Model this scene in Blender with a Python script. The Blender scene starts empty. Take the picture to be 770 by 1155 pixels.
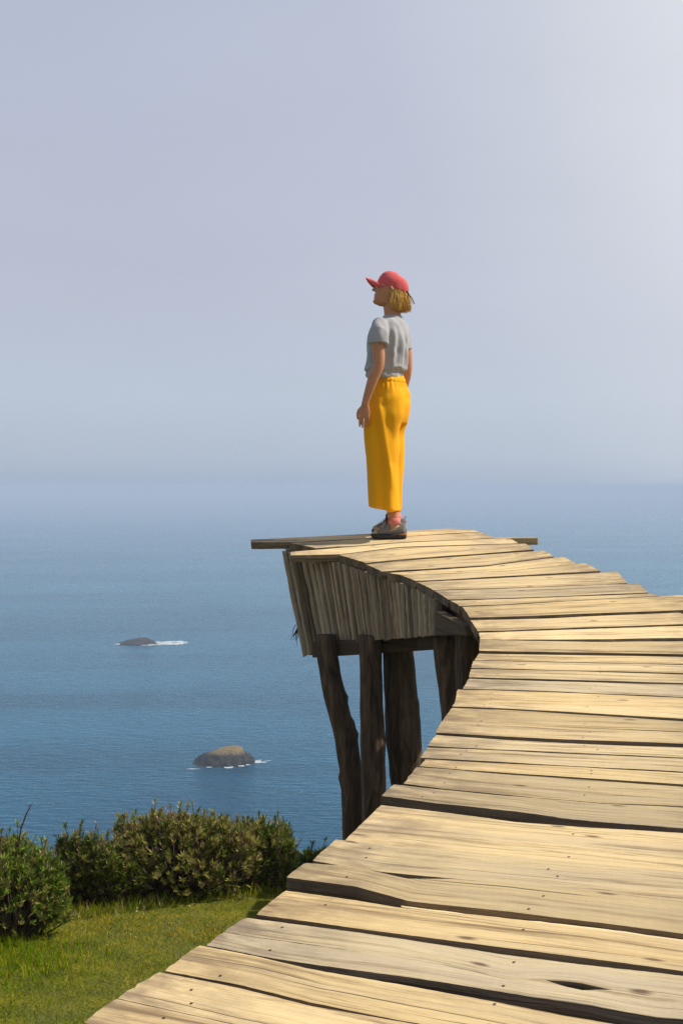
import bpy, bmesh, math, random
import numpy as np
from mathutils import Vector, Matrix, noise as mn

rnd = random.Random(7)
rng = np.random.default_rng(7)
scene = bpy.context.scene
COL = scene.collection
R = math.radians

# ------------------------------------------------------------------ survey
# camera 60 m above the sea; distances below were measured from the photo
ZC = 60.0
F = 1700.0                     # focal length in photo pixels (770 x 1155)
YH = 548.0                     # horizon row
PITCH = math.atan((577.5 - YH) / F)
cp, sp = math.cos(PITCH), math.sin(PITCH)

def ray(x, y):
    a, b = (x - 385.0) / F, -(y - 577.5) / F
    v = (a, cp + b * sp, -sp + b * cp)
    return (v[0] / v[1], 1.0, v[2] / v[1])

def at(x, y, d):
    r = ray(x, y)
    return np.array((r[0] * d, d, ZC + r[2] * d))

DE, DN = 9.47, 2.47
def deck_h(d):
    t = max((d - DN) / 7.0, 0.0)
    return 0.312 + 0.63 * (1 - t * t)
def deck_z(d):
    return ZC - deck_h(d)

def on_deck(x, y):
    r = ray(x, y)
    lo, hi = 1.0, 12.5
    # first crossing of the sight line with the rising deck surface
    f = lambda d: -r[2] * d - deck_h(d)
    for _ in range(60):
        m = (lo + hi) / 2
        if f(m) < 0: lo = m
        else: hi = m
    return np.array((r[0] * lo, lo, ZC + r[2] * lo))

def ground_h(X, d):
    h = 1.70 + 0.012 * d
    if d > 6.9:
        e = d - 6.9
        h += 0.85 * e * e / (e + 0.35) + max(e - 5, 0) * 0.6
    h += 0.018 * math.sin(X * 1.6 + 1.3) * math.sin(d * 1.3) - 0.010 * max(min(X + 2, 8), -20)
    return h
def ground_z(X, d):
    return ZC - ground_h(X, d)

# ------------------------------------------------------------------ helpers
def link(o, parent=None):
    COL.objects.link(o)
    if parent is not None:
        o.parent = parent
    return o

def mesh_obj(name, verts, faces, mats=None, parent=None, uvs=None, midx=None, smooth=False):
    me = bpy.data.meshes.new(name)
    me.from_pydata([tuple(map(float, v)) for v in verts], [], faces)
    if mats is not None:
        for m in (mats if isinstance(mats, (list, tuple)) else [mats]):
            me.materials.append(m)
    if midx is not None:
        me.polygons.foreach_set('material_index', np.asarray(midx, dtype=np.int32))
    if smooth:
        me.polygons.foreach_set('use_smooth', np.ones(len(me.polygons), dtype=bool))
    if uvs is not None:
        ul = me.uv_layers.new(name='UVMap')
        li = np.zeros(len(me.loops), dtype=np.int32)
        me.loops.foreach_get('vertex_index', li)
        ul.data.foreach_set('uv', np.asarray(uvs, dtype=np.float32)[li].ravel())
    me.update()
    return link(bpy.data.objects.new(name, me), parent)

def fast_mesh(name, V, Fq, mats, midx=None, parent=None, smooth=False):
    """V (n,3), Fq (m,k) numpy arrays, constant face size"""
    me = bpy.data.meshes.new(name)
    m, k = Fq.shape
    me.vertices.add(len(V)); me.vertices.foreach_set('co', V.astype(np.float32).ravel())
    me.loops.add(m * k); me.loops.foreach_set('vertex_index', Fq.astype(np.int32).ravel())
    me.polygons.add(m)
    me.polygons.foreach_set('loop_start', np.arange(0, m * k, k, dtype=np.int32))
    for mt in mats: me.materials.append(mt)
    if midx is not None: me.polygons.foreach_set('material_index', midx.astype(np.int32))
    if smooth: me.polygons.foreach_set('use_smooth', np.ones(m, dtype=bool))
    me.update(calc_edges=True); me.validate()
    return link(bpy.data.objects.new(name, me), parent)

def tag(o, label=None, cat=None, group=None, kind=None):
    if label: o['label'] = label
    if cat: o['category'] = cat
    if group: o['group'] = group
    if kind: o['kind'] = kind
    return o

def empty(name, loc, label, cat, group=None):
    o = bpy.data.objects.new(name, None)
    o.location = loc
    o.empty_display_size = 0.2
    link(o)
    return tag(o, label, cat, group)

class Acc:
    """collects closed shapes into one mesh"""
    def __init__(self): self.v, self.f, self.m = [], [], []
    def add(self, v, f, m=0):
        n = len(self.v)
        self.v += [tuple(map(float, p)) for p in v]
        self.f += [tuple(i + n for i in q) for q in f]
        self.m += [m] * len(f)
    def rings(self, rings, m=0, cap=True):
        k = len(rings[0]); v = [p for r in rings for p in r]; f = []
        for i in range(len(rings) - 1):
            for j in range(k):
                a, b = i * k + j, i * k + (j + 1) % k
                f.append((a, b, b + k, a + k))
        if cap:
            f.append(tuple(range(k))[::-1]); f.append(tuple(range((len(rings) - 1) * k, len(rings) * k)))
        self.add(v, f, m)
    def tube(self, pts, rad, k=10, m=0, flat=1.0, ref=(0, 1, 0)):
        pts = [Vector(p) for p in pts]
        if not isinstance(rad, (list, tuple)): rad = [rad] * len(pts)
        out = []
        for i, p in enumerate(pts):
            t = (pts[min(i + 1, len(pts) - 1)] - pts[max(i - 1, 0)]).normalized()
            a = Vector(ref) - t * t.dot(Vector(ref))
            if a.length < 1e-4: a = t.orthogonal()
            a.normalize(); b = t.cross(a)
            r = rad[i]; ra, rb = (r if isinstance(r, tuple) else (r * flat, r))
            out.append([p + a * (ra * math.cos(q)) + b * (rb * math.sin(q)) for q in
                        [2 * math.pi * j / k for j in range(k)]])
        self.rings(out, m)
    def build(self, name, mats, parent=None, smooth=True):
        return mesh_obj(name, self.v, self.f, mats, parent, midx=self.m, smooth=smooth)

def catmull(ts, vals, t):
    """smooth interpolation of rows vals at keys ts"""
    ts = list(ts); vals = np.asarray(vals, float)
    t = min(max(t, ts[0]), ts[-1])
    i = max(j for j in range(len(ts)) if ts[j] <= t + 1e-9); i = min(i, len(ts) - 2)
    u = (t - ts[i]) / (ts[i + 1] - ts[i])
    def tan(j):
        a, b = max(j - 1, 0), min(j + 1, len(ts) - 1)
        return (vals[b] - vals[a]) / (ts[b] - ts[a])
    h = ts[i + 1] - ts[i]
    return ((2*u**3 - 3*u**2 + 1) * vals[i] + (u**3 - 2*u**2 + u) * h * tan(i)
            + (-2*u**3 + 3*u**2) * vals[i + 1] + (u**3 - u**2) * h * tan(i + 1))

def remesh(o, voxel, smooth=4, fac=0.5):
    md = o.modifiers.new('remesh', 'REMESH'); md.mode = 'VOXEL'; md.voxel_size = voxel; md.use_smooth_shade = True
    s = o.modifiers.new('smooth', 'SMOOTH'); s.factor = fac; s.iterations = smooth
    bpy.context.view_layer.update()
    dg = bpy.context.evaluated_depsgraph_get()
    me = bpy.data.meshes.new_from_object(o.evaluated_get(dg))
    o.modifiers.clear()
    old = o.data; mats = list(old.materials); o.data = me; bpy.data.meshes.remove(old)
    me.materials.clear()
    for m in mats: me.materials.append(m)
    me.polygons.foreach_set('use_smooth', np.ones(len(me.polygons), dtype=bool))
    return o

def displace(o, fn):
    me = o.data
    n = len(me.vertices)
    co = np.zeros(n * 3, dtype=np.float32); me.vertices.foreach_get('co', co); co = co.reshape(-1, 3)
    no = np.zeros(n * 3, dtype=np.float32); me.vertices.foreach_get('normal', no); no = no.reshape(-1, 3)
    d = fn(co, no)
    co += no * d[:, None]
    me.vertices.foreach_set('co', co.ravel()); me.update()

# ------------------------------------------------------------------ materials
class NT:
    def __init__(self, name):
        self.m = bpy.data.materials.new(name); self.m.use_nodes = True
        self.t = self.m.node_tree; self.t.nodes.clear()
        self.out = self.n('ShaderNodeOutputMaterial')
        self.b = self.n('ShaderNodeBsdfPrincipled')
        self.l(self.b.outputs[0], self.out.inputs['Surface'])
        self.b.inputs['Specular IOR Level'].default_value = 0.25
    def n(self, t, **kw):
        x = self.t.nodes.new(t)
        for k, v in kw.items(): setattr(x, k, v)
        return x
    def l(self, a, b): self.t.links.new(a, b)
    def coord(self, kind='Object', scale=(1, 1, 1), rot=(0, 0, 0), offset=None):
        tc = self.n('ShaderNodeTexCoord'); src = tc.outputs[kind]
        if offset is not None:
            ad = self.n('ShaderNodeVectorMath', operation='ADD'); self.l(src, ad.inputs[0]); self.l(offset, ad.inputs[1]); src = ad.outputs[0]
        mp = self.n('ShaderNodeMapping'); mp.inputs['Scale'].default_value = scale; mp.inputs['Rotation'].default_value = rot
        self.l(src, mp.inputs[0]); return mp.outputs[0]
    def noise(self, vec, scale=1, detail=4, rough=0.55, dist=0.0):
        x = self.n('ShaderNodeTexNoise'); x.inputs['Scale'].default_value = scale; x.inputs['Detail'].default_value = detail
        x.inputs['Roughness'].default_value = rough; x.inputs['Distortion'].default_value = dist
        self.l(vec, x.inputs['Vector']); return x.outputs['Fac']
    def ramp(self, fac, stops):
        x = self.n('ShaderNodeValToRGB'); e = x.color_ramp.elements
        while len(e) < len(stops): e.new(0.5)
        for s, (p, c) in zip(e, stops):
            s.position = p; s.color = (c, c, c, 1) if isinstance(c, (int, float)) else (*c, 1)
        self.l(fac, x.inputs[0]); return x.outputs[0]
    def mix(self, a, b, fac, mode='MIX'):
        x = self.n('ShaderNodeMix', data_type='RGBA', blend_type=mode)
        for s, k in ((a, 6), (b, 7), (fac, 0)):
            if isinstance(s, (int, float)): x.inputs[k].default_value = s
            elif isinstance(s, tuple): x.inputs[k].default_value = (*s, 1)
            else: self.l(s, x.inputs[k])
        return x.outputs[2]
    def math(self, op, a, b=0.0):
        x = self.n('ShaderNodeMath', operation=op)
        for s, k in ((a, 0), (b, 1)):
            if isinstance(s, (int, float)): x.inputs[k].default_value = s
            else: self.l(s, x.inputs[k])
        return x.outputs[0]
    def bump(self, h, strength=0.3, dist=0.01, normal=None):
        x = self.n('ShaderNodeBump'); x.inputs['Strength'].default_value = strength; x.inputs['Distance'].default_value = dist
        self.l(h, x.inputs['Height'])
        if normal is not None: self.l(normal, x.inputs['Normal'])
        return x.outputs[0]
    def fin(self, col=None, rough=0.8, normal=None):
        if col is not None:
            if isinstance(col, tuple): self.b.inputs['Base Color'].default_value = (*col, 1)
            else: self.l(col, self.b.inputs['Base Color'])
        if isinstance(rough, (int, float)): self.b.inputs['Roughness'].default_value = rough
        else: self.l(rough, self.b.inputs['Roughness'])
        if normal is not None: self.l(normal, self.b.inputs['Normal'])
        return self.m

def plain(name, col, rough=0.8, var=0.25, scale=40, bump=0.0):
    t = NT(name)
    v = t.coord('Object')
    n = t.noise(v, scale, 4)
    c = t.mix(tuple(x * (1 - var) for x in col), tuple(min(x * (1 + var), 1) for x in col), n)
    return t.fin(c, rough, t.bump(n, bump, 0.004) if bump else None)

def wood_material(name, dark, mid, light, stain, grey, bumpy=0.5):
    t = NT(name)
    oi = t.n('ShaderNodeObjectInfo')
    off = t.n('ShaderNodeCombineXYZ')
    t.l(t.math('MULTIPLY', oi.outputs['Random'], 37.0), off.inputs[0]); t.l(t.math('MULTIPLY', oi.outputs['Random'], 91.0), off.inputs[1])
    t.l(t.math('MULTIPLY', oi.outputs['Random'], 17.0), off.inputs[2])
    o = off.outputs[0]
    # slow warp so that the grain flows round knots
    warp = t.noise(t.coord('UV', (2.2, 5.0, 1), offset=o), 1.0, 2)
    wv = t.n('ShaderNodeCombineXYZ'); t.l(t.math('MULTIPLY', t.math('SUBTRACT', warp, 0.5), 0.030), wv.inputs[1])
    ad = t.n('ShaderNodeVectorMath', operation='ADD'); t.l(o, ad.inputs[0]); t.l(wv.outputs[0], ad.inputs[1])
    ow = ad.outputs[0]
    g1 = t.noise(t.coord('UV', (0.7, 46, 1), offset=ow), 1.0, 9, 0.74)
    g2 = t.noise(t.coord('UV', (3.0, 330, 1), offset=ow), 1.0, 5, 0.8)
    g = t.math('ADD', t.math('MULTIPLY', g1, 0.46), t.math('MULTIPLY', g2, 0.54))
    base = t.ramp(g, [(0.385, dark), (0.46, mid), (0.515, light), (0.57, mid), (0.64, dark)])
    # broad weather patches
    big = t.noise(t.coord('UV', (1.1, 9, 1), offset=o), 1.0, 8, 0.72)
    base = t.mix(base, grey, t.ramp(big, [(0.46, 0.0), (0.68, 0.65)]))
    st = t.noise(t.coord('UV', (1.5, 26, 1), offset=ow), 1.0, 9, 0.72, 0.3)
    base = t.mix(base, stain, t.ramp(st, [(0.52, 0.0), (0.65, 0.80)]))
    # knots
    kv = t.n('ShaderNodeTexVoronoi'); kv.inputs['Scale'].default_value = 1.0; kv.voronoi_dimensions = '2D'
    t.l(t.coord('UV', (1.7, 4.2, 1), offset=o), kv.inputs['Vector'])
    kn = t.ramp(kv.outputs['Distance'], [(0.018, 1.0), (0.05, 0.0)])
    base = t.mix(base, (stain[0] * .7, stain[1] * .55, stain[2] * .5), t.math('MULTIPLY', kn, 0.85))
    # thin drying checks along the grain
    ck = t.noise(t.coord('UV', (0.9, 85, 1), offset=ow), 1.0, 2, 0.5)
    crack = t.ramp(ck, [(0.30, 1.0), (0.33, 0.0)])
    base = t.mix(base, (0.035, 0.022, 0.012), t.math('MULTIPLY', crack, 0.75))
    at_ = t.n('ShaderNodeAttribute', attribute_name='end_wear')
    ew = t.math('MULTIPLY', at_.outputs['Fac'], t.ramp(t.noise(t.coord('UV', (7, 13, 1), offset=o), 1.0, 4, 0.65), [(0.36, 0.0), (0.62, 1.0)]))
    base = t.mix(base, t.mix(stain, grey, .25), t.math('MULTIPLY', ew, 0.9))
    # saw marks across the board
    saw = t.noise(t.coord('UV', (95, 4, 1), offset=o), 1.0, 2)
    base = t.mix(base, t.mix(base, (1.14, 1.12, 1.08), 1.0, 'MULTIPLY'), t.ramp(saw, [(0.5, 0.0), (0.8, 0.35)]))
    col = t.mix(base, oi.outputs['Color'], 1.0, 'MULTIPLY')
    hgt = t.math('SUBTRACT', t.math('ADD', g, t.math('MULTIPLY', saw, 0.12)), t.math('MULTIPLY', crack, 0.5))
    return t.fin(col, 0.82, t.bump(hgt, bumpy, 0.004))

M = {}
M['deck'] = wood_material('deck_wood', (.27, .17, .072), (.56, .405, .190), (.71, .55, .295), (.145, .088, .042), (.44, .35, .235))
M['edge'] = wood_material('sawn_edge_shade', (.09, .06, .033), (.20, .135, .075), (.33, .23, .13), (.05, .033, .02), (.20, .145, .095), 0.8)  # sawn board sides and ends, gap shade painted into a darker colour
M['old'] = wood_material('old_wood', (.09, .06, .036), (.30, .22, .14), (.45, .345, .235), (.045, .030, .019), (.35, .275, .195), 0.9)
M['nail'] = plain('nail_rust', (.045, .025, .016), 0.7)
def bark():
    t = NT('log_bark')
    v = t.coord('Object', (1, 1, 0.14))
    n = t.noise(v, 26, 6, 0.65, 0.8); n2 = t.noise(t.coord('Object', (1, 1, .4)), 5, 4)
    c = t.ramp(n, [(0.3, (.026, .016, .010)), (0.5, (.085, .054, .031)), (0.72, (.20, .135, .083))])
    c = t.mix(c, (.11, .055, .035), t.ramp(n2, [(0.5, 0.0), (0.75, 0.5)]))
    return t.fin(c, 0.85, t.bump(n, 0.9, 0.02))
M['bark'] = bark()
M['beam'] = wood_material('beam_wood', (.07, .045, .028), (.14, .095, .06), (.22, .16, .10), (.04, .027, .018), (.17, .13, .09), 0.7)

def cloth(name, col, var=0.12, scale=260, sheen=0.15):
    t = NT(name)
    n = t.noise(t.coord('Object'), scale, 3)
    n2 = t.noise(t.coord('Object', (1, 1, .5)), 14, 4)
    c = t.mix(tuple(x * (1 - var) for x in col), tuple(min(1, x * (1 + var)) for x in col), t.math('ADD', t.math('MULTIPLY', n, .5), t.math('MULTIPLY', n2, .5)))
    t.b.inputs['Sheen Weight'].default_value = sheen
    return t.fin(c, 0.9, t.bump(n2, 0.35, 0.006))
M['tee'] = cloth('grey_jersey', (.375, .365, .37))
M['trouser'] = cloth('mustard_linen', (.83, .372, .002), 0.08, sheen=0.0)
M['cap'] = cloth('coral_cotton', (.66, .105, .10), 0.12, 220)
M['strap'] = cloth('maroon_webbing', (.10, .012, .02))
M['sock'] = cloth('coral_sock', (.62, .20, .17))
M['shoe'] = cloth('taupe_mesh', (.17, .155, .138), 0.35, 120)
M['shoe_trim'] = plain('tan_suede', (.42, .34, .22), 0.85, .2)
M['sole'] = plain('dark_rubber', (.035, .03, .03), 0.7)
M['heel'] = plain('rust_rubber', (.32, .12, .05), 0.7)
M['lace'] = plain('pale_cord', (.5, .48, .42), 0.8)
def skin():
    t = NT('skin')
    n = t.noise(t.coord('Object'), 30, 4)
    c = t.mix((.43, .185, .09), (.58, .28, .15), n)
    t.b.inputs['Subsurface Weight'].default_value = 0.12
    t.b.inputs['Subsurface Radius'].default_value = (.01, .004, .002)
    t.b.inputs['Subsurface Scale'].default_value = 0.3
    return t.fin(c, 0.5)
M['skin'] = skin()
M['lip'] = plain('lip', (.38, .11, .09), 0.45)
M['eye'] = plain('eye_white', (.7, .68, .65), 0.2, .02)
M['iris'] = plain('dark_iris', (.03, .02, .012), 0.2)
M['brow'] = plain('brow_hair', (.10, .05, .02), 0.7)
def hairm():
    t = NT('blonde_hair')
    n = t.noise(t.coord('Object', (1, 1, .12)), 150, 3)
    c = t.ramp(n, [(0.3, (.28, .135, .025)), (0.5, (.66, .37, .08)), (0.7, (.92, .61, .20))])
    return t.fin(c, 0.45)
M['hair'] = hairm()

def leafm(name, a, b, spec=.12):
    t = NT(name)
    oi = t.n('ShaderNodeNewGeometry')
    c = t.mix(a, b, oi.outputs['Random Per Island'])
    t.b.inputs['Specular IOR Level'].default_value = spec
    tr = t.n('ShaderNodeBsdfTranslucent'); t.l(c, tr.inputs[0])
    ms = t.n('ShaderNodeMixShader'); ms.inputs[0].default_value = 0.22
    t.l(c, t.b.inputs['Base Color']); t.b.inputs['Roughness'].default_value = 0.5
    t.l(t.b.outputs[0], ms.inputs[1]); t.l(tr.outputs[0], ms.inputs[2]); t.l(ms.outputs[0], t.out.inputs['Surface'])
    return t.m
M['leaf'] = leafm('leaf_green', (.060, .095, .010), (.175, .195, .032))
M['leaf_pale'] = leafm('leaf_olive', (.21, .20, .034), (.40, .34, .10))  # yellower olive leaf colour, picked at random per rosette
M['leaf_fresh'] = leafm('leaf_fresh', (.10, .18, .012), (.20, .27, .03))
M['seed'] = leafm('seed_head', (.26, .17, .11), (.60, .44, .31))
M['twig'] = plain('twig_bark', (.075, .05, .035), 0.85, .4)
M['grass_a'] = leafm('grass_green', (.105, .17, .002), (.20, .255, .004), 0)
M['grass_b'] = leafm('grass_yellow', (.33, .27, .010), (.47, .355, .025), 0)
M['grass_c'] = leafm('grass_lush', (.11, .24, .003), (.20, .34, .006), 0)
M['grass_d'] = leafm('grass_straw', (.30, .23, .11), (.45, .36, .19))
def turfm():
    t = NT('turf_soil')
    v = t.coord('Object')
    n = t.noise(v, 7, 6, 0.6); n2 = t.noise(v, 60, 4); n3 = t.noise(v, 1.1, 3)
    c = t.ramp(n, [(0.3, (.060, .075, .003)), (0.55, (.14, .14, .005)), (0.75, (.26, .20, .015))])
    c = t.mix(c, (.05, .042, .022), t.ramp(n2, [(0.55, 0.0), (0.72, 0.6)]))
    c = t.mix(c, (.15, .145, .035), t.ramp(n3, [(0.5, 0.0), (0.7, 0.5)]))
    return t.fin(c, 0.95, t.bump(n2, 0.8, 0.03))
M['turf'] = turfm()

def seam():
    t = NT('sea_water')
    v1 = t.coord('Object', (0.22, 0.55, 1), (0, 0, R(8)))
    v2 = t.coord('Object', (0.05, 0.14, 1), (0, 0, R(-6)))
    v3 = t.coord('Object', (0.9, 1.6, 1), (0, 0, R(20)))
    n1 = t.noise(v1, 1.0, 4, 0.6, .3); n2 = t.noise(v2, 1.0, 3, 0.55, .3); n3 = t.noise(v3, 1.0, 2)
    pt = t.noise(t.coord('Object', (.0045, .011, 1), (0, 0, R(5))), 1.0, 4, 0.6, .5)
    col = t.mix((.002, .044, .098), (.004, .088, .172), t.ramp(pt, [(0.35, 0.0), (0.65, 1.0)]))
    b = t.bump(n2, 1.0, 2.6)
    b = t.bump(n1, 1.0, 1.7, b)
    b = t.bump(n3, 0.8, 0.16, b)
    t.b.inputs['Specular IOR Level'].default_value = 0.0
    fr = t.n('ShaderNodeFresnel'); fr.inputs['IOR'].default_value = 1.33; t.l(t.bump(n1, 0.5, 0.8), fr.inputs['Normal'])
    gl = t.n('ShaderNodeBsdfGlossy'); t.l(b, gl.inputs['Normal'])
    t.l(t.ramp(pt, [(0.3, 0.16), (0.7, 0.28)]), gl.inputs['Roughness'])
    ms = t.n('ShaderNodeMixShader')
    # only the wave faces turned to the sky mirror it; the troughs show the water
    t.l(t.math('MULTIPLY', t.math('POWER', fr.outputs[0], 2.0), 0.97), ms.inputs[0]); gl.inputs['Color'].default_value = (.68, .96, 1.0, 1)
    t.fin(col, 0.9, b)
    t.l(t.b.outputs[0], ms.inputs[1]); t.l(gl.outputs[0], ms.inputs[2]); t.l(ms.outputs[0], t.out.inputs['Surface'])
    return t.m
M['sea'] = seam()
def foamm():
    t = NT('foam')
    n = t.noise(t.coord('Object', (.35, .5, 1)), 1.0, 6, 0.65, .8)
    tr = t.n('ShaderNodeBsdfTransparent'); ms = t.n('ShaderNodeMixShader')
    t.l(t.ramp(n, [(0.36, 0.0), (0.66, 0.9)]), ms.inputs[0])
    t.b.inputs['Base Color'].default_value = (.80, .84, .85, 1); t.b.inputs['Roughness'].default_value = .9
    t.l(tr.outputs[0], ms.inputs[1]); t.l(t.b.outputs[0], ms.inputs[2]); t.l(ms.outputs[0], t.out.inputs['Surface'])
    return t.m
M['foam'] = foamm()
def rockm(name, top):
    t = NT(name)
    v = t.coord('Object')
    n = t.noise(v, 0.9, 7, 0.65); n2 = t.noise(v, 3.5, 5, 0.6)
    c = t.ramp(n, [(0.3, (.014, .011, .009)), (0.6, (.048, .037, .026)), (0.8, (.11, .085, .055))])
    sx = t.n('ShaderNodeSeparateXYZ'); tc = t.n('ShaderNodeTexCoord'); t.l(tc.outputs['Object'], sx.inputs[0])
    hz = t.math('ADD', t.math('MULTIPLY', sx.outputs[2], 0.29), t.math('MULTIPLY', n2, 0.4))
    c = t.mix((.012, .010, .008), c, t.ramp(t.math('ADD', t.math('MULTIPLY', sx.outputs[2], 0.5), t.math('MULTIPLY', n2, 0.5)), [(0.42, 0.0), (0.62, 1.0)]))
    if top:
        c = t.mix(c, t.mix((.23, .16, .06), (.40, .29, .13), n2), t.ramp(hz, [(0.80, 0.0), (0.98, 0.9)]))
    return t.fin(c, 0.85, t.bump(n2, 1.0, 0.9))
M['rock_top'] = rockm('rock_grassy', True)
M['rock'] = rockm('rock_wet', False)

# ------------------------------------------------------------------ world, sun, haze, camera
SUN_EL, SUN_AZ = R(47), R(81)
S = Vector((math.cos(SUN_EL) * math.sin(SUN_AZ), math.cos(SUN_EL) * math.cos(SUN_AZ), math.sin(SUN_EL)))
w = bpy.data.worlds.new('World'); scene.world = w; w.use_nodes = True
nt = w.node_tree; nt.nodes.clear()
def wn(t, **k):
    x = nt.nodes.new(t)
    for a, b in k.items(): setattr(x, a, b)
    return x
def wmath(op, a, b=0.0):
    x = wn('ShaderNodeMath', operation=op)
    for s, k in ((a, 0), (b, 1)):
        if isinstance(s, (int, float)): x.inputs[k].default_value = s
        else: nt.links.new(s, x.inputs[k])
    return x.outputs[0]
def wramp(fac, stops):
    x = wn('ShaderNodeValToRGB'); e = x.color_ramp.elements
    while len(e) < len(stops): e.new(0.5)
    for s, (p, c) in zip(e, stops):
        s.position = p; s.color = (c, c, c, 1) if isinstance(c, (int, float)) else (*c, 1)
    nt.links.new(fac, x.inputs[0]); return x.outputs[0]
sky = wn('ShaderNodeTexSky', sky_type='NISHITA', sun_disc=False)
sky.sun_elevation = SUN_EL; sky.sun_rotation = SUN_AZ; sky.air_density = 1.0; sky.dust_density = 1.5
bg1 = wn('ShaderNodeBackground'); bg1.inputs[1].default_value = 0.1; nt.links.new(sky.outputs[0], bg1.inputs[0])
tc = wn('ShaderNodeTexCoord'); sep = wn('ShaderNodeSeparateXYZ'); nt.links.new(tc.outputs['Generated'], sep.inputs[0])
el = sep.outputs[2]
fog = wramp(el, [(0.0, (.378, .458, .598)), (0.019, (.450, .522, .632)), (0.058, (.495, .565, .672)), (0.15, (.490, .525, .640)), (0.32, (.455, .505, .635)), (1.0, (.48, .55, .70))])
dotn = wn('ShaderNodeVectorMath', operation='DOT_PRODUCT'); nt.links.new(tc.outputs['Generated'], dotn.inputs[0])
G = Vector((.68, .60, .42)).normalized(); dotn.inputs[1].default_value = G
nz = wn('ShaderNodeTexNoise'); nz.inputs['Scale'].default_value = 3.0; nz.inputs['Detail'].default_value = 3; nt.links.new(tc.outputs['Generated'], nz.inputs['Vector'])
gl = wmath('ADD', dotn.outputs['Value'], wmath('MULTIPLY', wmath('SUBTRACT', nz.outputs['Fac'], 0.5), 0.05))
glow = wramp(gl, [(0.58, 0.0), (0.70, 0.10), (0.765, 0.34), (0.83, 0.76), (1.0, 1.0)])
mx = wn('ShaderNodeMix', data_type='RGBA'); nt.links.new(glow, mx.inputs[0]); nt.links.new(fog, mx.inputs[6]); mx.inputs[7].default_value = (.80, .82, .86, 1)
bg2 = wn('ShaderNodeBackground'); nt.links.new(mx.outputs[2], bg2.inputs[0])
nzm = wn('ShaderNodeMapping'); nzm.inputs['Scale'].default_value = (1, 1, 3.5); nt.links.new(tc.outputs['Generated'], nzm.inputs[0])
nz2 = wn('ShaderNodeTexNoise'); nz2.inputs['Scale'].default_value = 4.5; nz2.inputs['Detail'].default_value = 5; nt.links.new(nzm.outputs[0], nz2.inputs['Vector'])
nt.links.new(wmath('ADD', 0.955, wmath('MULTIPLY', nz2.outputs['Fac'], 0.09)), bg2.inputs[1])
ms = wn('ShaderNodeMixShader'); nt.links.new(wramp(el, [(0.30, 1.0), (0.75, 0.35)]), ms.inputs[0])
nt.links.new(bg1.outputs[0], ms.inputs[1]); nt.links.new(bg2.outputs[0], ms.inputs[2])
wo = wn('ShaderNodeOutputWorld'); nt.links.new(ms.outputs[0], wo.inputs['Surface'])

sl = bpy.data.lights.new('sun', 'SUN'); sl.energy = 5.0; sl.angle = R(0.55); sl.color = (1.0, .93, .82)
so = link(bpy.data.objects.new('sun', sl)); so.rotation_euler = S.to_track_quat('Z', 'Y').to_euler(); so.location = (20, 0, ZC + 30)

cam = bpy.data.cameras.new('camera'); co = link(bpy.data.objects.new('camera', cam))
cam.sensor_fit = 'VERTICAL'; cam.sensor_height = 36; cam.sensor_width = 24; cam.lens = F / 1155 * 36
cam.clip_start = 0.05; cam.clip_end = 120000
co.location = (0, 0, ZC); co.rotation_euler = (math.pi / 2 - PITCH, 0, 0)
scene.camera = co
vs = scene.view_settings; vs.view_transform = 'Standard'; vs.look = 'None'; vs.exposure = 0; vs.gamma = 1
scene.cycles.use_denoising = True; scene.cycles.denoiser = 'OPENIMAGEDENOISE'
scene.cycles.denoising_input_passes = 'RGB_ALBEDO_NORMAL'; scene.cycles.denoising_prefilter = 'NONE'
scene.cycles.max_bounces = 8; scene.cycles.volume_bounces = 1; scene.cycles.transparent_max_bounces = 12

# air over the sea
hm = bpy.data.materials.new('haze'); hm.use_nodes = True; ht = hm.node_tree; ht.nodes.clear()
pv = ht.nodes.new('ShaderNodeVolumePrincipled'); ho = ht.nodes.new('ShaderNodeOutputMaterial')
ht.links.new(pv.outputs[0], ho.inputs['Volume'])
pv.inputs['Color'].default_value = (.59, .68, .815, 1); pv.inputs['Density'].default_value = 0.00052; pv.inputs['Anisotropy'].default_value = 0.0
HB = 61000.0
bz0, bz1 = -3.0, ZC + 2.2
hv = [(x, y, z) for z in (bz0, bz1) for x, y in ((-HB, -HB), (HB, -HB), (HB, HB), (-HB, HB))]
hz = mesh_obj('haze', hv, [(3, 2, 1, 0), (4, 5, 6, 7), (0, 1, 5, 4), (1, 2, 6, 5), (2, 3, 7, 6), (3, 0, 4, 7)], hm)
tag(hz, kind='stuff')

# ------------------------------------------------------------------ sea and land
SEA = 60000.0
sv = [(-SEA, -SEA, 0), (SEA, -SEA, 0), (SEA, SEA, 0), (-SEA, SEA, 0)]
tag(mesh_obj('sea', sv, [(0, 1, 2, 3)], M['sea']), kind='structure')

xs = np.concatenate([np.linspace(-70, -9, 22), np.linspace(-8, 8, 65), np.linspace(9, 70, 22)])
dsl = np.concatenate([np.linspace(-50, -2, 14), np.linspace(-1, 18, 77), np.linspace(19, 66, 26)])
tv, tf = [], []
for d in dsl:
    for X in xs:
        z = max(ground_z(X, d), -2.0)
        n_ = mn.noise(Vector((X * .5, d * .5, 0)))
        b = 0.010 * mn.noise(Vector((X * 2.2, d * 2.2, 3))) + 0.02 * n_
        if d > 10: b += 1.2 * mn.noise(Vector((X * .15, d * .15, 7))) * min((d - 10) / 6, 1)
        tv.append((X, d, max(z + b, -2.0)))
nx = len(xs)
for i in range(len(dsl) - 1):
    for j in range(nx - 1):
        tf.append((i * nx + j, i * nx + j + 1, (i + 1) * nx + j + 1, (i + 1) * nx + j))
tag(mesh_obj('ground', tv, tf, M['turf'], smooth=True), kind='structure')
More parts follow.
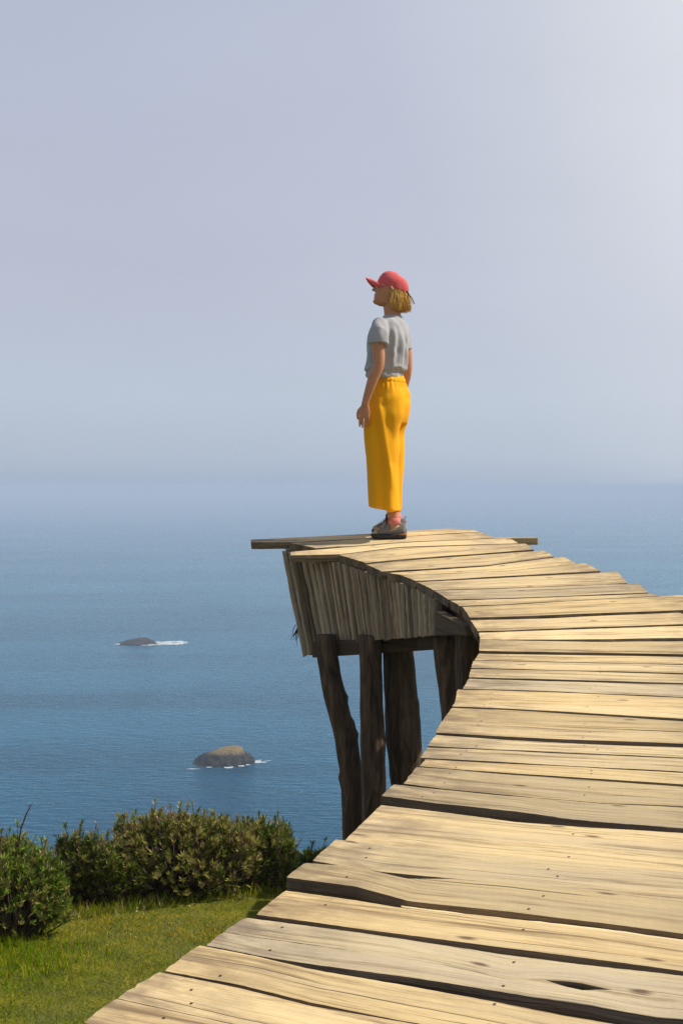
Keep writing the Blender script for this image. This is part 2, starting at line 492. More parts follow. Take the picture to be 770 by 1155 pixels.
def gz(X, d):
    b = 0.010 * mn.noise(Vector((X * 2.2, d * 2.2, 3))) + 0.02 * mn.noise(Vector((X * .5, d * .5, 0)))
    return ground_z(X, d) + b

def blades(name, P, hgt, wid, lean, mats, midx):
    """P (n,3) root points; each blade a bent tapered strip of 2 quads"""
    n = len(P)
    a = rng.uniform(0, 2 * np.pi, n)
    side = np.stack([np.cos(a), np.sin(a), np.zeros(n)], 1) * (wid / 2)[:, None]
    a2 = rng.uniform(0, 2 * np.pi, n)
    ln = np.stack([np.cos(a2), np.sin(a2), np.zeros(n)], 1) * (lean * hgt)[:, None]
    up = np.zeros((n, 3)); up[:, 2] = hgt
    V = np.stack([P - side, P + side, P + up * .55 + ln * .35 + side * .8, P + up * .55 + ln * .35 - side * .8,
                  P + up + ln + side * .15, P + up + ln - side * .15], 1).reshape(-1, 3)
    b = np.arange(n)[:, None] * 6
    Fq = np.concatenate([b + np.array([0, 1, 2, 3]), b + np.array([3, 2, 4, 5])], 1).reshape(-1, 4)
    return fast_mesh(name, V, Fq, mats, np.repeat(midx, 2))

def vnoise(X, Y, s, o):
    return np.array([mn.noise(Vector((x * s, y * s, o))) for x, y in zip(X, Y)])

N = 230000
gx = rng.uniform(-3.6, 1.0, N); gd = rng.uniform(3.4, 7.3, N)
gzv = np.array([gz(x, d) for x, d in zip(gx, gd)])
n1 = vnoise(gx, gd, 2.6, 1.0); n2 = vnoise(gx, gd, 13.0, 2.0)
hg = np.clip(0.009 + 0.005 * n1 + 0.008 * n2 + rng.uniform(-.004, .007, N), .003, .035)
mi = (rng.uniform(0, 1, N) < np.clip(0.20 + 0.8 * n1 + .8 * n2 + .35 * (gd - 5.4), .04, .92)).astype(int)
mi[rng.uniform(0, 1, N) < np.clip(.02 + .10 * n2 + .06 * n1, .004, .14)] = 2
g = blades('grass', np.stack([gx, gd, gzv - .004], 1), hg, rng.uniform(.0016, .0036, N), rng.uniform(.1, .9, N), [M['grass_a'], M['grass_b'], M['grass_d']], mi)
tag(g, kind='stuff')

def ground_at(x, y):
    r = ray(x, y); lo, hi = 2.0, 7.3
    for _ in range(50):
        m = (lo + hi) / 2
        if -r[2] * m < ground_h(r[0] * m, m): lo = m
        else: hi = m
    return np.array((r[0] * lo, lo, gz(r[0] * lo, lo)))

# tall lush blades by the left shrub and along the foot of the shrubs
pts, hh, mm = [], [], []
for _ in range(3000):
    p = ground_at(rnd.gauss(12, 48), rnd.gauss(1078, 20)); pts.append(p); hh.append(rnd.uniform(.008, .055)); mm.append(rnd.choice([0, 0, 0, 3, 3, 1]))
for _ in range(4600):
    x = rnd.uniform(-40, 335)
    yb = np.interp(x, [-40, 0, 75, 120, 200, 275, 320], [1075, 1062, 1032, 1026, 1014, 1006, 1000])
    p = ground_at(x, yb + rnd.uniform(-4, 7)); pts.append(p); hh.append(rnd.uniform(.01, .03) if rnd.random() < .55 else rnd.uniform(.02, .065)); mm.append(rnd.choice([3, 3, 3, 1, 2]))
for _ in range(120):
    p = ground_at(rnd.uniform(-60, 300), rnd.uniform(1015, 1150)); pts.append(p); hh.append(rnd.uniform(.02, .05)); mm.append(rnd.choice([0, 1, 2, 2]))
n = len(pts)
tg = blades('tall_grass', np.array(pts) - (0, 0, .01), np.array(hh), rng.uniform(.002, .004, n), rng.uniform(.1, .6, n), [M['grass_c'], M['grass_b'], M['grass_d'], M['grass_a']], np.array(mm))
tag(tg, kind='stuff')
# tiny daisies in the turf
dv = Acc()
for _ in range(34):
    p = ground_at(rnd.gauss(190, 70), rnd.gauss(1040, 22)); r_ = rnd.uniform(.002, .0032)
    dv.add([(p[0] + r_ * math.cos(k), p[1] + r_ * math.sin(k), p[2] + .016 + rnd.uniform(-.002, .002)) for k in np.linspace(0, 2 * math.pi, 7)[:-1]], [tuple(range(6))])
M['petal'] = plain('petal', (.7, .68, .5), .8)
tag(dv.build('daisies', M['petal'], smooth=False), kind='stuff')

# ------------------------------------------------------------------ shrubs
def shrub(name, lobes, nros, label, pal, flower=.06, seed=1, leaf=(.012, .029)):
    """lobes: (px x, px y, px rx, px ry, distance) ellipsoids measured in the photo"""
    rr = random.Random(seed)
    L = []
    for (x, y, rx, ry, d) in lobes:
        c = at(x, y, d); L.append((Vector(c), rx / F * d, ry / F * d))
    for i in range(len(lobes) * 7):
        c, rx, rz = L[rr.randrange(len(lobes))]
        u = Vector((rr.gauss(0, 1), rr.gauss(0, .7), abs(rr.gauss(.5, .6)) - .15)).normalized(); q = rr.uniform(.22, .42)
        L.append((c + Vector((u.x * rx, u.y * rx * .8, u.z * rz)) * .82, rx * q, rz * q * rr.uniform(.9, 1.4)))
    base = L[0][0]
    root = empty(name, (base.x, base.y, gz(base.x, base.y)), label, 'shrub', 'shrubs along the cliff edge')
    org = root.location.copy()
    V, Fq, mi = [], [], []
    tw = Acc()
    vol = [l[1] * l[2] * (1 if i < len(lobes) else 1.5) for i, l in enumerate(L)]
    for i in range(int(nros * 1.5)):
        c, rx, rz = rr.choices(L, vol)[0]
        u = Vector((rr.gauss(0, 1), rr.gauss(0, 1), rr.gauss(0.25, 1))).normalized()
        k = rr.uniform(.5, 1.0) ** .6 * (rr.uniform(1.05, 1.25) if rr.random() < .16 else 1)
        lump = 1 + .34 * mn.noise(Vector((u.x * 2.3 + seed, u.y * 2.3, u.z * 2.3)) ) + .10 * mn.noise(u * 6)
        p = c + Vector((u.x * rx, u.y * rx * .8, u.z * rz)) * (k * lump)
        g0 = gz(p.x, p.y)
        if p.z < g0 + .02: p.z = g0 + rr.uniform(.02, .09)
        if i % 14 == 3 and u.z > -.1:
            q0 = p.copy(); p = p + (u * .5 + Vector((rr.gauss(0, .25), rr.gauss(0, .25), .9))).normalized() * rr.uniform(.02, .075)
            tw.tube([q0 - u * .03 - org, (q0 + p) * .5 - org, p - org], [.0018, .0014, .001], 4)
        ax = (u * .55 + Vector((0, 0, .75)) + Vector((rr.gauss(0, .22), rr.gauss(0, .22), 0))).normalized()
        a = ax.orthogonal().normalized(); b = ax.cross(a)
        fl = rr.random() < flower
        m = 3 if fl else rr.choices((0, 1, 2), pal)[0]
        n = rr.randint(13, 21)
        sz = rr.uniform(.7, 1.25)
        for j in range(n):
            th = j * 2.4 + rr.uniform(-.3, .3)
            op = rr.uniform(.15, 1.0) * (.35 if fl else 1)
            dr = (ax * (1.15 - op * .75) + (a * math.cos(th) + b * math.sin(th)) * op).normalized()
            ln = rr.uniform(*leaf) * sz * (.7 if fl else 1); wd = ln * rr.uniform(.08, .13)
            sd = dr.cross(ax)
            if sd.length < .05: sd = a
            sd = sd.normalized() * wd
            q = p - ax * rr.uniform(0, .023)
            e = q + dr * ln + ax * (ln * .12 * op)
            mid = q + dr * (ln * .55) - ax * 0.0
            s0 = len(V)
            V += [q - org, mid + sd - org, e - org, mid - sd - org]
            Fq.append((s0, s0 + 1, s0 + 2, s0 + 3)); mi.append(m)
        if i % 9 == 0:
            foot = Vector((base.x + (p.x - base.x) * .35 + rr.gauss(0, .02), base.y + (p.y - base.y) * .35, 0)); foot.z = gz(foot.x, foot.y) - .02
            md = foot.lerp(p, .5) + Vector((rr.gauss(0, .02), rr.gauss(0, .02), .02))
            tw.tube([foot - org, md - org, p - org], [.005, .0034, .0015], 5)
    o = fast_mesh('foliage', np.array([tuple(v) for v in V]), np.array(Fq), [M['leaf'], M['leaf_pale'], M['leaf_fresh'], M['seed']], np.array(mi), root)
    tw.build('branch', M['twig'], root)
    return root

shrub('shrub', [(6, 1012, 66, 48, 5.85), (-34, 1000, 62, 58, 5.88), (52, 1016, 30, 28, 5.88), (51, 966, 6, 9, 5.98), (20, 972, 36, 28, 6.05), (66, 1026, 20, 16, 5.88)], 1700,
      'fresh green shrub at the left edge of the photo above the lush grass', (5, 2, 5), .10, 11)
shrub('shrub', [(95, 985, 34, 38, 6.36), (80, 962, 16, 20, 6.36), (126, 990, 34, 32, 6.36), (108, 965, 20, 18, 6.36)], 1300,
      'dark upright shrub between the fresh green shrub and the biggest bushy one', (7, 3.5, 1.0), .14, 12)
shrub('shrub', [(195, 972, 72, 44, 6.5), (158, 972, 46, 38, 6.5), (222, 948, 42, 28, 6.5), (250, 975, 40, 36, 6.52), (150, 946, 20, 18, 6.58), (190, 938, 26, 18, 6.5), (140, 985, 36, 30, 6.46), (276, 970, 26, 30, 6.6)], 3600,
      'biggest olive green shrub with tan seed heads in the middle of the row', (3, 8, 1), .28, 13)
shrub('shrub', [(298, 968, 34, 36, 6.65), (278, 972, 26, 30, 6.6), (286, 945, 20, 20, 6.65), (318, 982, 18, 20, 6.6), (308, 952, 16, 18, 6.65)], 1500,
      'rounded green shrub at the right end of the row beside the walkway', (6, 4, 1.5), .15, 14)
shrub('shrub', [(352, 985, 22, 16, 6.9), (350, 968, 8, 6, 6.9)], 160,
      'small sprig of a shrub peeking out behind the walkway boards', (5, 2, 4), .0, 15)
# bare stalk above the left shrub
b0 = at(22, 958, 5.98); b0[2] -= .17
st = Acc(); org = Vector(b0)
p0 = Vector(b0); 
pl = [Vector(at(x, y, 5.98)) - org for x, y in ((22, 1000), (21, 955), (24, 935), (30, 918), (38, 904))]
st.tube(pl, [.0035, .003, .0032, .0028, .001], 5)
for k in range(26):
    t = rnd.uniform(.35, .98); i = min(int(t * 4), 3); q = pl[i].lerp(pl[i + 1], t * 4 - i)
    dq = Vector((rnd.gauss(0, .006), rnd.gauss(0, .006), .007)); st.tube([q, q + dq], [.0015, .0006], 4)
so_ = st.build('dry_stalk', M['twig']); so_.location = org
tag(so_, 'thin bare dry stalk rising above the left shrub against the sea', 'plant stalk')

# ------------------------------------------------------------------ sea rocks and foam
def rock(name, px, wpx, dpt, hm_, mat, label, seed, flat):
    x, y = px
    r = ray(x, y); d = -ZC / r[2]; c = Vector((r[0] * d, d, 0))
    W = wpx / F * d / 2
    bm = bmesh.new(); bmesh.ops.create_icosphere(bm, subdivisions=5, radius=1)
    for v in bm.verts:
        p = v.co.copy()
        n = mn.fractal(p * 1.6 + Vector((seed, 0, 0)), 1.0, 2.0, 5)
        n2 = mn.fractal(p * 5 + Vector((0, seed, 0)), 1.0, 2.0, 4)
        rr_ = 1 + .22 * n + .11 * n2 + .05 * mn.fractal(p * 14 + Vector((0, 0, seed)), 1.0, 2.0, 3)
        q = p * rr_
        zz = q.z
        if zz > 0: zz = min(zz, flat + (zz - flat) * .22) / (flat + (1 - flat) * .22) if zz > flat else zz / (flat + (1 - flat) * .22)
        # broader on the seaward skirt
        k = 1 - .42 * max(zz, 0)
        v.co = (q.x * W * k, q.y * dpt * k, zz * hm_ * (1 + .26 * q.x))
    me = bpy.data.meshes.new(name); bm.to_mesh(me); bm.free(); me.materials.append(mat)
    me.polygons.foreach_set('use_smooth', np.ones(len(me.polygons), dtype=bool))
    o = link(bpy.data.objects.new(name, me)); o.location = c
    return tag(o, label, 'sea rock', 'rocks standing in the sea'), c, W
rk1, c1, W1 = rock('sea_rock', (252, 860), 71, 6.0, 3.1, M['rock_top'], 'nearer dark sea rock with a flat tan top', 3.3, .62)
rk2, c2, W2 = rock('sea_rock', (155, 726), 46, 7.0, 2.0, M['rock'], 'farther low dark sea rock washed by white foam', 8.1, .7)

def foam_patch(name, c, blobs):
    a = Acc()
    for i, (x, y, rx, ry) in enumerate(blobs):
        k = 40; pts = []
        for j in range(k):
            th = 2 * math.pi * j / k
            q = 1 + .35 * mn.noise(Vector((math.cos(th) * 2 + i * 3.1, math.sin(th) * 2, 1.0))) + .12 * rnd.uniform(-1, 1)
            pts.append((c.x + x + rx * q * math.cos(th), c.y + y + ry * q * math.sin(th), .12 + .03 * i))
        a.add(pts, [tuple(range(k))])
    return tag(a.build(name, M['foam'], smooth=False), kind='stuff')
foam_patch('sea_foam', c2, [(11.5, .5, 6.5, 6.0), (14.5, 2, 4.5, 6.5), (4, -5.5, 6.0, 2.6), (-6.5, -3.5, 1.6, 2.0), (8, 1, 5.0, 5.0)])
foam_patch('sea_foam', c1, [(7.3, .5, .9, 2.2), (1.6, -6.3, 1.0, 1.2), (8.6, -.6, .8, .6), (-5.5, -8.5, 1.5, .35), (4.2, -5.4, .7, .8), (9.6, .6, .9, .25), (-2.5, -7.0, .6, .5), (5.6, -4.2, .5, .7)])

# ------------------------------------------------------------------ the walkway
# each board: far edge line, near edge line (photo measurements), tone
def P(far, near, tone=1.0, warm=0.0, lift=0.0, roll=0.0, thick=.042, xr=None, crack=None, label=None):
    return dict(far=far, near=near, tone=tone, warm=warm, lift=lift, roll=roll, thick=thick, xr=xr, crack=crack, label=label)
B = [
 P([(50, 1180), (90, 1192), (300, 1240)], [(0, 1212), (60, 1227), (300, 1285)]),
 P([(92, 1153.5), (160, 1166), (300, 1196)], [(55, 1176), (90, 1187), (300, 1236)], .95),
 P([(133, 1125.5), (280, 1158.5), (400, 1184)], [(95, 1152), (160, 1164), (300, 1193)], 1.0, .05),
 P([(180, 1095.5), (270, 1113), (348, 1132.5), (470, 1154)], [(133, 1123.5), (280, 1156), (400, 1181)], 1.05, 0),
 P([(225.5, 1066), (290.8, 1079), (348, 1092), (470, 1113), (570, 1131.6), (635, 1144.6), (700, 1156)], [(186, 1093.5), (270, 1109), (348, 1128.5), (470, 1151.5), (560, 1167)], 1.04, .06),
 P([(278, 1035), (400, 1050.5), (570, 1075.5), (635, 1084), (770, 1100.5)], [(233, 1065.5), (290, 1077), (348, 1086), (470, 1103), (570, 1118.5), (670, 1134), (740, 1146.5), (770, 1149)], .96, -.16,
   crack=[(440, 1077.5, .2), (500, 1088, .2), (570, 1103.5, .3), (612, 1103.6, .5), (632, 1107.5, 5.5), (655, 1111.5, 8.5), (672, 1113.3, 4.0), (690, 1115.5, .4), (770, 1126, .25)], label='grey weathered board with a lens-shaped hole'),
 P([(322, 1004.5), (400, 1014.5), (448, 1022.5), (540, 1032), (688, 1050), (770, 1061)], [(289.5, 1032), (400, 1046.5), (570, 1069.3), (770, 1095.5)], 1.02, .05),
 P([(345, 975), (393, 978.5), (420, 984), (458, 993), (510, 993), (570, 998), (770, 1016)], [(323, 991), (400, 1001.5), (462, 1018.5), (573, 1029.5), (688, 1044), (770, 1055)], .86, -.02, .006, .02, .050, label='dark grained board with a torn splintered edge'),
 P([(379.5, 947.4), (520, 960.8), (570, 966), (770, 985)], [(353, 970), (393, 977), (430, 982.5), (520, 991), (570, 996), (770, 1014)], .97, -.03),
 P([(430.5, 906.8), (505, 915.8), (580, 926), (658, 932), (770, 938)], [(389, 946.2), (520, 959.7), (570, 964.8), (770, 983.5)], 1.06, .04),
 P([(445, 884), (500, 890.5), (570, 897), (674, 905.8), (770, 910)], [(430.5, 898), (489, 906), (580, 915.3), (635, 924), (770, 935)], .78, -.04, .003, -.02, .048, label='rough knotty board with chewed grain at its end'),
 P([(469.6, 865), (520, 868.5), (580, 874), (770, 886.5)], [(455, 883), (500, 888.8), (570, 895.8), (674, 904.3), (770, 908.5)], .84, -.02),
 P([(480, 855.2), (580, 861), (770, 871)], [(473.5, 863.5), (580, 872), (770, 884.3)], 1.1, .06),
 P([(482.6, 841.7), (580, 846.3), (770, 854.5)], [(474, 853), (580, 858.8), (770, 868.6)], .94, .02),
 P([(492, 827.6), (570, 833.6), (674, 838.5), (770, 842)], [(482.3, 840), (570, 844.8), (770, 853)], 1.06, -.04),
 P([(497.5, 813), (570, 816.5), (770, 825)], [(491.6, 825.3), (570, 829.7), (630, 832.3), (770, 837.5)], 1.0, .03),
 P([(510, 798.5), (570, 801), (630, 804.5), (770, 813.5)], [(498, 812), (570, 815.6), (770, 823.6)], .86, .02, 0, .02),
 P([(513, 792.5), (570, 794.6), (682, 797), (770, 799.5)], [(510, 796.8), (570, 799.4), (630, 802.4), (770, 810.5)], 1.1, -.02),
 P([(515.7, 776.5), (630, 779.6), (770, 785.8)], [(512.6, 791.4), (570, 793.8), (770, 798.3)], 1.03, .08),
 P([(528.7, 764.3), (570, 766), (630, 767.5), (770, 771)], [(522, 775.5), (630, 778.6), (770, 784.6)], .95, -.12),
 P([(531, 754), (630, 756.2), (770, 760)], [(528.7, 763.3), (630, 766.3), (770, 769.8)], 1.0, .02),
 P([(534, 744.5), (770, 749.2)], [(531, 752.8), (630, 755), (770, 758.6)], .98, .0),
 P([(540, 735.8), (770, 739.5)], [(535, 743.6), (770, 748.2)], 1.02, .02),
 P([(541, 722), (570, 722.4), (687, 724), (770, 723)], [(540, 734.2), (570, 735), (770, 738)], .92, .0),
 P([(540, 712.4), (650, 708.6), (770, 705)], [(541, 720.6), (570, 720.8), (687, 720.2), (770, 719)], 1.14, -.02),
 P([(530, 698), (610, 696.8), (770, 689.5)], [(538.5, 710.6), (570, 710), (770, 703)], .98, .0),
 P([(521, 684.4), (570, 682.4), (679, 676), (770, 671)], [(529.5, 696.7), (570, 695.5), (770, 688.2)], .93, .04, xr=778),
 P([(507, 677), (570, 675.2), (730, 669)], [(518, 682.8), (570, 681.2), (679, 674.8), (738, 671.7)], .9, .0, xr=737),
 P([(489, 666), (570, 663.8), (712, 658.3)], [(505, 676), (570, 674.2), (728, 668.2)], .8, -.05, xr=723),
 P([(470, 655.8), (520, 653.3), (650, 646.4), (675, 645)], [(488, 664.8), (570, 662.6), (710, 657.2)], .98, .02, xr=699),
 P([(452, 648.6), (575, 643.8), (651, 635.6)], [(468, 654.6), (520, 652), (650, 645.2), (674, 643.7)], 1.02, .03, xr=668),
 P([(437, 645.4), (549, 638.2), (629, 627.8)], [(452, 647.6), (575, 642.7), (650, 634.7)], 1.05, .0, xr=642),
 P([(413, 636.4), (450, 632.4), (606, 620.8)], [(430, 643.8), (549, 636.8), (628, 626.2)], .94, .03, xr=620),
 P([(382, 625.4), (450, 617.4), (582, 613.2)], [(412, 635.2), (450, 631.2), (605, 619.7)], 1.0, .0, xr=597),
 P([(327, 622), (450, 612.2), (559, 606.8)], [(328, 626), (382, 624.8), (450, 616.6), (582, 612.5)], 1.06, .0, xr=576),
 P([(326, 612), (450, 605.8), (534, 600.2)], [(356, 618), (450, 611.6), (559, 606.2)], .96, .0, xr=549),
 P([(283, 608.3), (320, 606.5), (410, 602), (505, 595.8), (530, 597.4)], [(284, 611.5), (325, 611.2), (450, 605.2), (534, 599.7)], .98, .0, xr=534),
]
RPATH_D = [2.0, 2.5, 4.0, 5.5, 6.5, 7.2, 8.5, 9.5]
RPATH_X = [.78, .85, 1.20, 1.45, 1.62, 1.72, 1.35, 1.05]

pier = empty('wooden_pier', (0.5, 9.0, ground_z(.5, 9.0)), 'weathered wooden walkway curving up to an end platform on log posts', 'pier')
PO = pier.location.copy()
def poly_y(pl, x):
    xs_ = [p[0] for p in pl]; ys_ = [p[1] for p in pl]
    if x <= xs_[0]:
        k = (ys_[1] - ys_[0]) / (xs_[1] - xs_[0]); return ys_[0] + k * (x - xs_[0])
    if x >= xs_[-1]:
        k = (ys_[-1] - ys_[0]) / (xs_[-1] - xs_[0]); return ys_[-1] + k * (x - xs_[-1])
    return float(np.interp(x, xs_, ys_))

def right_px(pl, xr):
    if xr is not None: return xr
    x = 760.0
    for _ in range(400):
        q = on_deck(x, poly_y(pl, x))
        if q[0] >= np.interp(q[1], RPATH_D, RPATH_X): break
        x += 5
    return x

def strip(acc_v, acc_f, acc_uv, NE, FE, thick, nac, u0, seed, lift, roll, rough=1.0):
    """one board between near edge points NE and far edge points FE (world, top surface)"""
    n = len(NE)
    base = len(acc_v)
    us = [0.0]
    for i in range(1, n): us.append(us[-1] + float(np.linalg.norm(NE[i] - NE[i - 1])))
    k_ring = nac + 4
    for i in range(n):
        a, b = Vector(NE[i]), Vector(FE[i])
        wv = b - a; wl = wv.length; wd = wv.normalized()
        al = Vector(NE[min(i + 1, n - 1)]) - Vector(NE[max(i - 1, 0)]); al.normalize()
        up = al.cross(wd).normalized()
        if up.z < 0: up = -up
        jit_a = .0015 * rough * mn.noise(Vector((us[i] * 7, seed, 0))) + .0016 * rough * mn.noise(Vector((us[i] * 55, seed, 2)))
        jit_b = .0015 * rough * mn.noise(Vector((us[i] * 7, seed, 5))) + .0016 * rough * mn.noise(Vector((us[i] * 55, seed, 7)))
        sag = .002 * mn.noise(Vector((us[i] * 2.2, seed, 9)))
        row = []
        for j in range(nac):
            t = j / (nac - 1)
            e = min(t, 1 - t) * wl
            drop = .002 * max(0, 1 - e / .003) ** 2
            z = lift + sag - drop + roll * (t - .5) * wl * 1.0 + .0010 * rough * mn.noise(Vector((us[i] * 5, t * wl * 30, seed)))
            off = jit_a * (1 - t) + jit_b * t
            p = a + wd * (t * wl + off) + up * z
            if i in (0, n - 1): p = p + al * (.0045 * mn.noise(Vector((seed + i, t * wl * 60, 20))))
            row.append((p, us[i], t * wl))
        und = .006 * mn.noise(Vector((us[i] * 6, seed, 12)))
        bot = lambda p, k: p - up * k
        p0, p1 = row[0][0], row[-1][0]
        row.append((bot(p1, thick * .45) + wd * .003, us[i], wl + .025))
        row.append((bot(p1, thick + und) - wd * .004, us[i], wl + .05))
        row.append((bot(p0, thick + und) + wd * .004, us[i], -.05))
        row.append((bot(p0, thick * .45) - wd * (.003 + .004 * mn.noise(Vector((us[i] * 12, seed, 15)))), us[i], -.025))
        for p, u, v in row:
            acc_v.append(p - PO); acc_uv.append((u + u0, v))
    for i in range(n - 1):
        for j in range(k_ring):
            c, d_ = base + i * k_ring + j, base + i * k_ring + (j + 1) % k_ring
            acc_f.append((c, c + k_ring, d_ + k_ring, d_))
    acc_f.append(tuple(base + j for j in range(k_ring)))
    acc_f.append(tuple(base + (n - 1) * k_ring + j for j in range(k_ring))[::-1])

LEFT, RIGHT = [], []
for bi, b in enumerate(B):
    xl_f, xl_n = b['far'][0][0], b['near'][0][0]
    if b['xr'] is None:
        xr_f = right_px(b['far'], None); xr_n = right_px(b['near'], None)
    else:
        xr_f = b['xr'] - 6 + rnd.uniform(-3, 3); xr_n = b['xr'] + 6 + rnd.uniform(-3, 3)
    n = 90 if bi < 14 else 50
    NE, FE, CE1, CE2 = [], [], [], []
    for i in range(n):
        s = i / (n - 1)
        s = s ** 1.15
        wob = 1.2 * mn.noise(Vector((bi * 3.3, 0, 1))) 
        xf = xl_f + (xr_f - xl_f) * s; xn = xl_n + (xr_n - xl_n) * s
        FE.append(on_deck(xf, poly_y(b['far'], xf))); NE.append(on_deck(xn, poly_y(b['near'], xn)))
        if b['crack']:
            ck = b['crack']; xm = (xf * .45 + xn * .55)
            yc = poly_y([(c[0], c[1]) for c in ck], xm); go = float(np.interp(xm, [c[0] for c in ck], [c[2] for c in ck]))
            if xm < ck[0][0]: yc = poly_y(b['far'], xm) * .5 + poly_y(b['near'], xm) * .5
            CE1.append(on_deck(xm, yc - go / 2)); CE2.append(on_deck(xm, yc + go / 2))
    vv, ff, uu = [], [], []
    seed = bi * 7.31
    u0 = rnd.uniform(0, 30)
    if b['crack']:
        # keep the crack inside the board
        strip(vv, ff, uu, NE, CE2, b['thick'], 7, u0, seed, b['lift'], 0)
        strip(vv, ff, uu, CE1, FE, b['thick'], 7, u0, seed + 3, b['lift'], 0)
        for q in range(len(uu) // 2, len(uu)): uu[q] = (uu[q][0], uu[q][1] + .1)
    else:
        last = bi >= len(B) - 3
        strip(vv, ff, uu, NE, FE, b['thick'], 9, u0, seed, b['lift'] + (0 if last else rnd.uniform(-.003, .003)), b['roll'] + (0 if last else rnd.uniform(-.02, .02)), 2.2 if b['label'] and 'knotty' in b['label'] else 1.0)
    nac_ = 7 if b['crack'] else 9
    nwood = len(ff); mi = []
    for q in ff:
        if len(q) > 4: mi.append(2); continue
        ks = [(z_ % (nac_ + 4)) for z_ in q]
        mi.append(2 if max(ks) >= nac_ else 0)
    # nail heads where the boards cross the stringers
    NEv, FEv = [Vector(p) for p in NE], [Vector(p) for p in FE]
    L_ = sum((NEv[i + 1] - NEv[i]).length for i in range(n - 1))
    for frac in (.13 / L_, .5, 1 - .13 / L_):
        i = min(range(n), key=lambda q: abs((NEv[q] - NEv[0]).length / L_ - frac))
        for t in (.27, .72):
            if rnd.random() < .4: continue
            i_ = min(max(i + rnd.choice([-1, 0, 0, 1]), 1), n - 2)
            if b['crack']: p = Vector(vv[(i_ if t < .5 else n + i_) * 11 + (2 if t < .5 else 4)]) + PO
            else: p = Vector(vv[i_ * 13 + (rnd.choice([1, 2, 3]) if t < .5 else rnd.choice([5, 6, 7]))]) + PO
            p = p + Vector((0, 0, .0016))
            r_ = .0034
            k0 = len(vv)
            vv += [p + Vector((r_ * math.cos(a), r_ * math.sin(a), 0)) - PO for a in np.linspace(0, 2 * math.pi, 8)[:-1]]
            uu += [(0, 0)] * 7; ff.append(tuple(range(k0, k0 + 7))); mi.append(1)
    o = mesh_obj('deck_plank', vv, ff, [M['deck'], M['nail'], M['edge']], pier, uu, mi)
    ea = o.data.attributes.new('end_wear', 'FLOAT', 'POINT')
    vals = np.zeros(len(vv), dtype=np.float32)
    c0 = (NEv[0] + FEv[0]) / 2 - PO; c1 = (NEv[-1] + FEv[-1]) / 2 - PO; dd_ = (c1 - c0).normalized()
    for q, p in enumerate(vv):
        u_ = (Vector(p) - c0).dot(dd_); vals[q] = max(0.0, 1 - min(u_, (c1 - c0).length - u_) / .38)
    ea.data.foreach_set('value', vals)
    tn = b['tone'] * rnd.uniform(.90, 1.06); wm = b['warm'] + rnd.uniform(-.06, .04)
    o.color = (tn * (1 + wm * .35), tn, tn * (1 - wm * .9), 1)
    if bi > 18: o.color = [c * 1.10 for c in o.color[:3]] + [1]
    if b['label']: o['label'] = b['label']
    LEFT.append((NEv[0], FEv[0])); RIGHT.append((NEv[-1], FEv[-1]))
    if b['label'] and 'splintered' in b['label']:
        fp = [(453, 1018), (520, 1025), (600, 1033), (690, 1042.5), (770, 1053)]; npx = [(453, 1020), (520, 1029.5), (600, 1039.5), (690, 1049.5), (770, 1060.5)]
        NE2, FE2 = [], []
        for i in range(30):
            x = 453 + (800 - 453) * i / 29
            NE2.append(on_deck(x, poly_y(npx, x) + 1.2 * mn.noise(Vector((x * .06, 0, 0)))) - np.array((0, 0, .006)))
            FE2.append(on_deck(x, poly_y(fp, x)) - np.array((0, 0, .006)))
        v2, f2, u2 = [], [], []
        strip(v2, f2, u2, NE2, FE2, .02, 5, 3, 99.0, 0, -.25, 1.5)
        sp_ = mesh_obj('splinter', v2, f2, M['deck'], o, u2)
        sp_.color = (1.35, 1.38, 1.4, 1)

# stringers under the boards
def sweep(name, pts, wd, hg, mat, parent, col=(1, 1, 1, 1)):
    v, f, uv = [], [], []; u = 0
    for i, p in enumerate(pts):
        t = (pts[min(i + 1, len(pts) - 1)] - pts[max(i - 1, 0)]); 
        if i: u += (pts[i] - pts[i - 1]).length
        s = Vector((t.y, -t.x, 0)).normalized() * wd / 2; h = Vector((0, 0, hg))
        for q, vv_ in ((p - s, 0), (p + s, wd), (p + s - h, wd + hg), (p - s - h, -hg)):
            v.append(q - PO); uv.append((u, vv_))
    for i in range(len(pts) - 1):
        for j in range(4): f.append((i * 4 + j, i * 4 + (j + 1) % 4, i * 4 + 4 + (j + 1) % 4, i * 4 + 4 + j))
    f.append((0, 1, 2, 3)[::-1]); k = (len(pts) - 1) * 4; f.append((k, k + 1, k + 2, k + 3))
    o = mesh_obj(name, v, f, mat, parent, uv); o.color = col
    return o
ends = list(zip(LEFT, RIGHT))
def inset(frac):
    out = []
    for (a, _), (c, _) in ends[:33:2]:
        p = a.lerp(c, frac); out.append(Vector((p.x, p.y, deck_z(p.y) - .066)))
    out.sort(key=lambda q: q.y)
    # smooth
    sm = [out[0]] + [(out[i - 1] + out[i] * 2 + out[i + 1]) / 4 for i in range(1, len(out) - 1)] + [out[-1]]
    return [q for q in sm if q.y < 8.7]
for fr in (.17, .52, .86):
    sweep('stringer', inset(fr), .09, .13, M['beam'], pier)

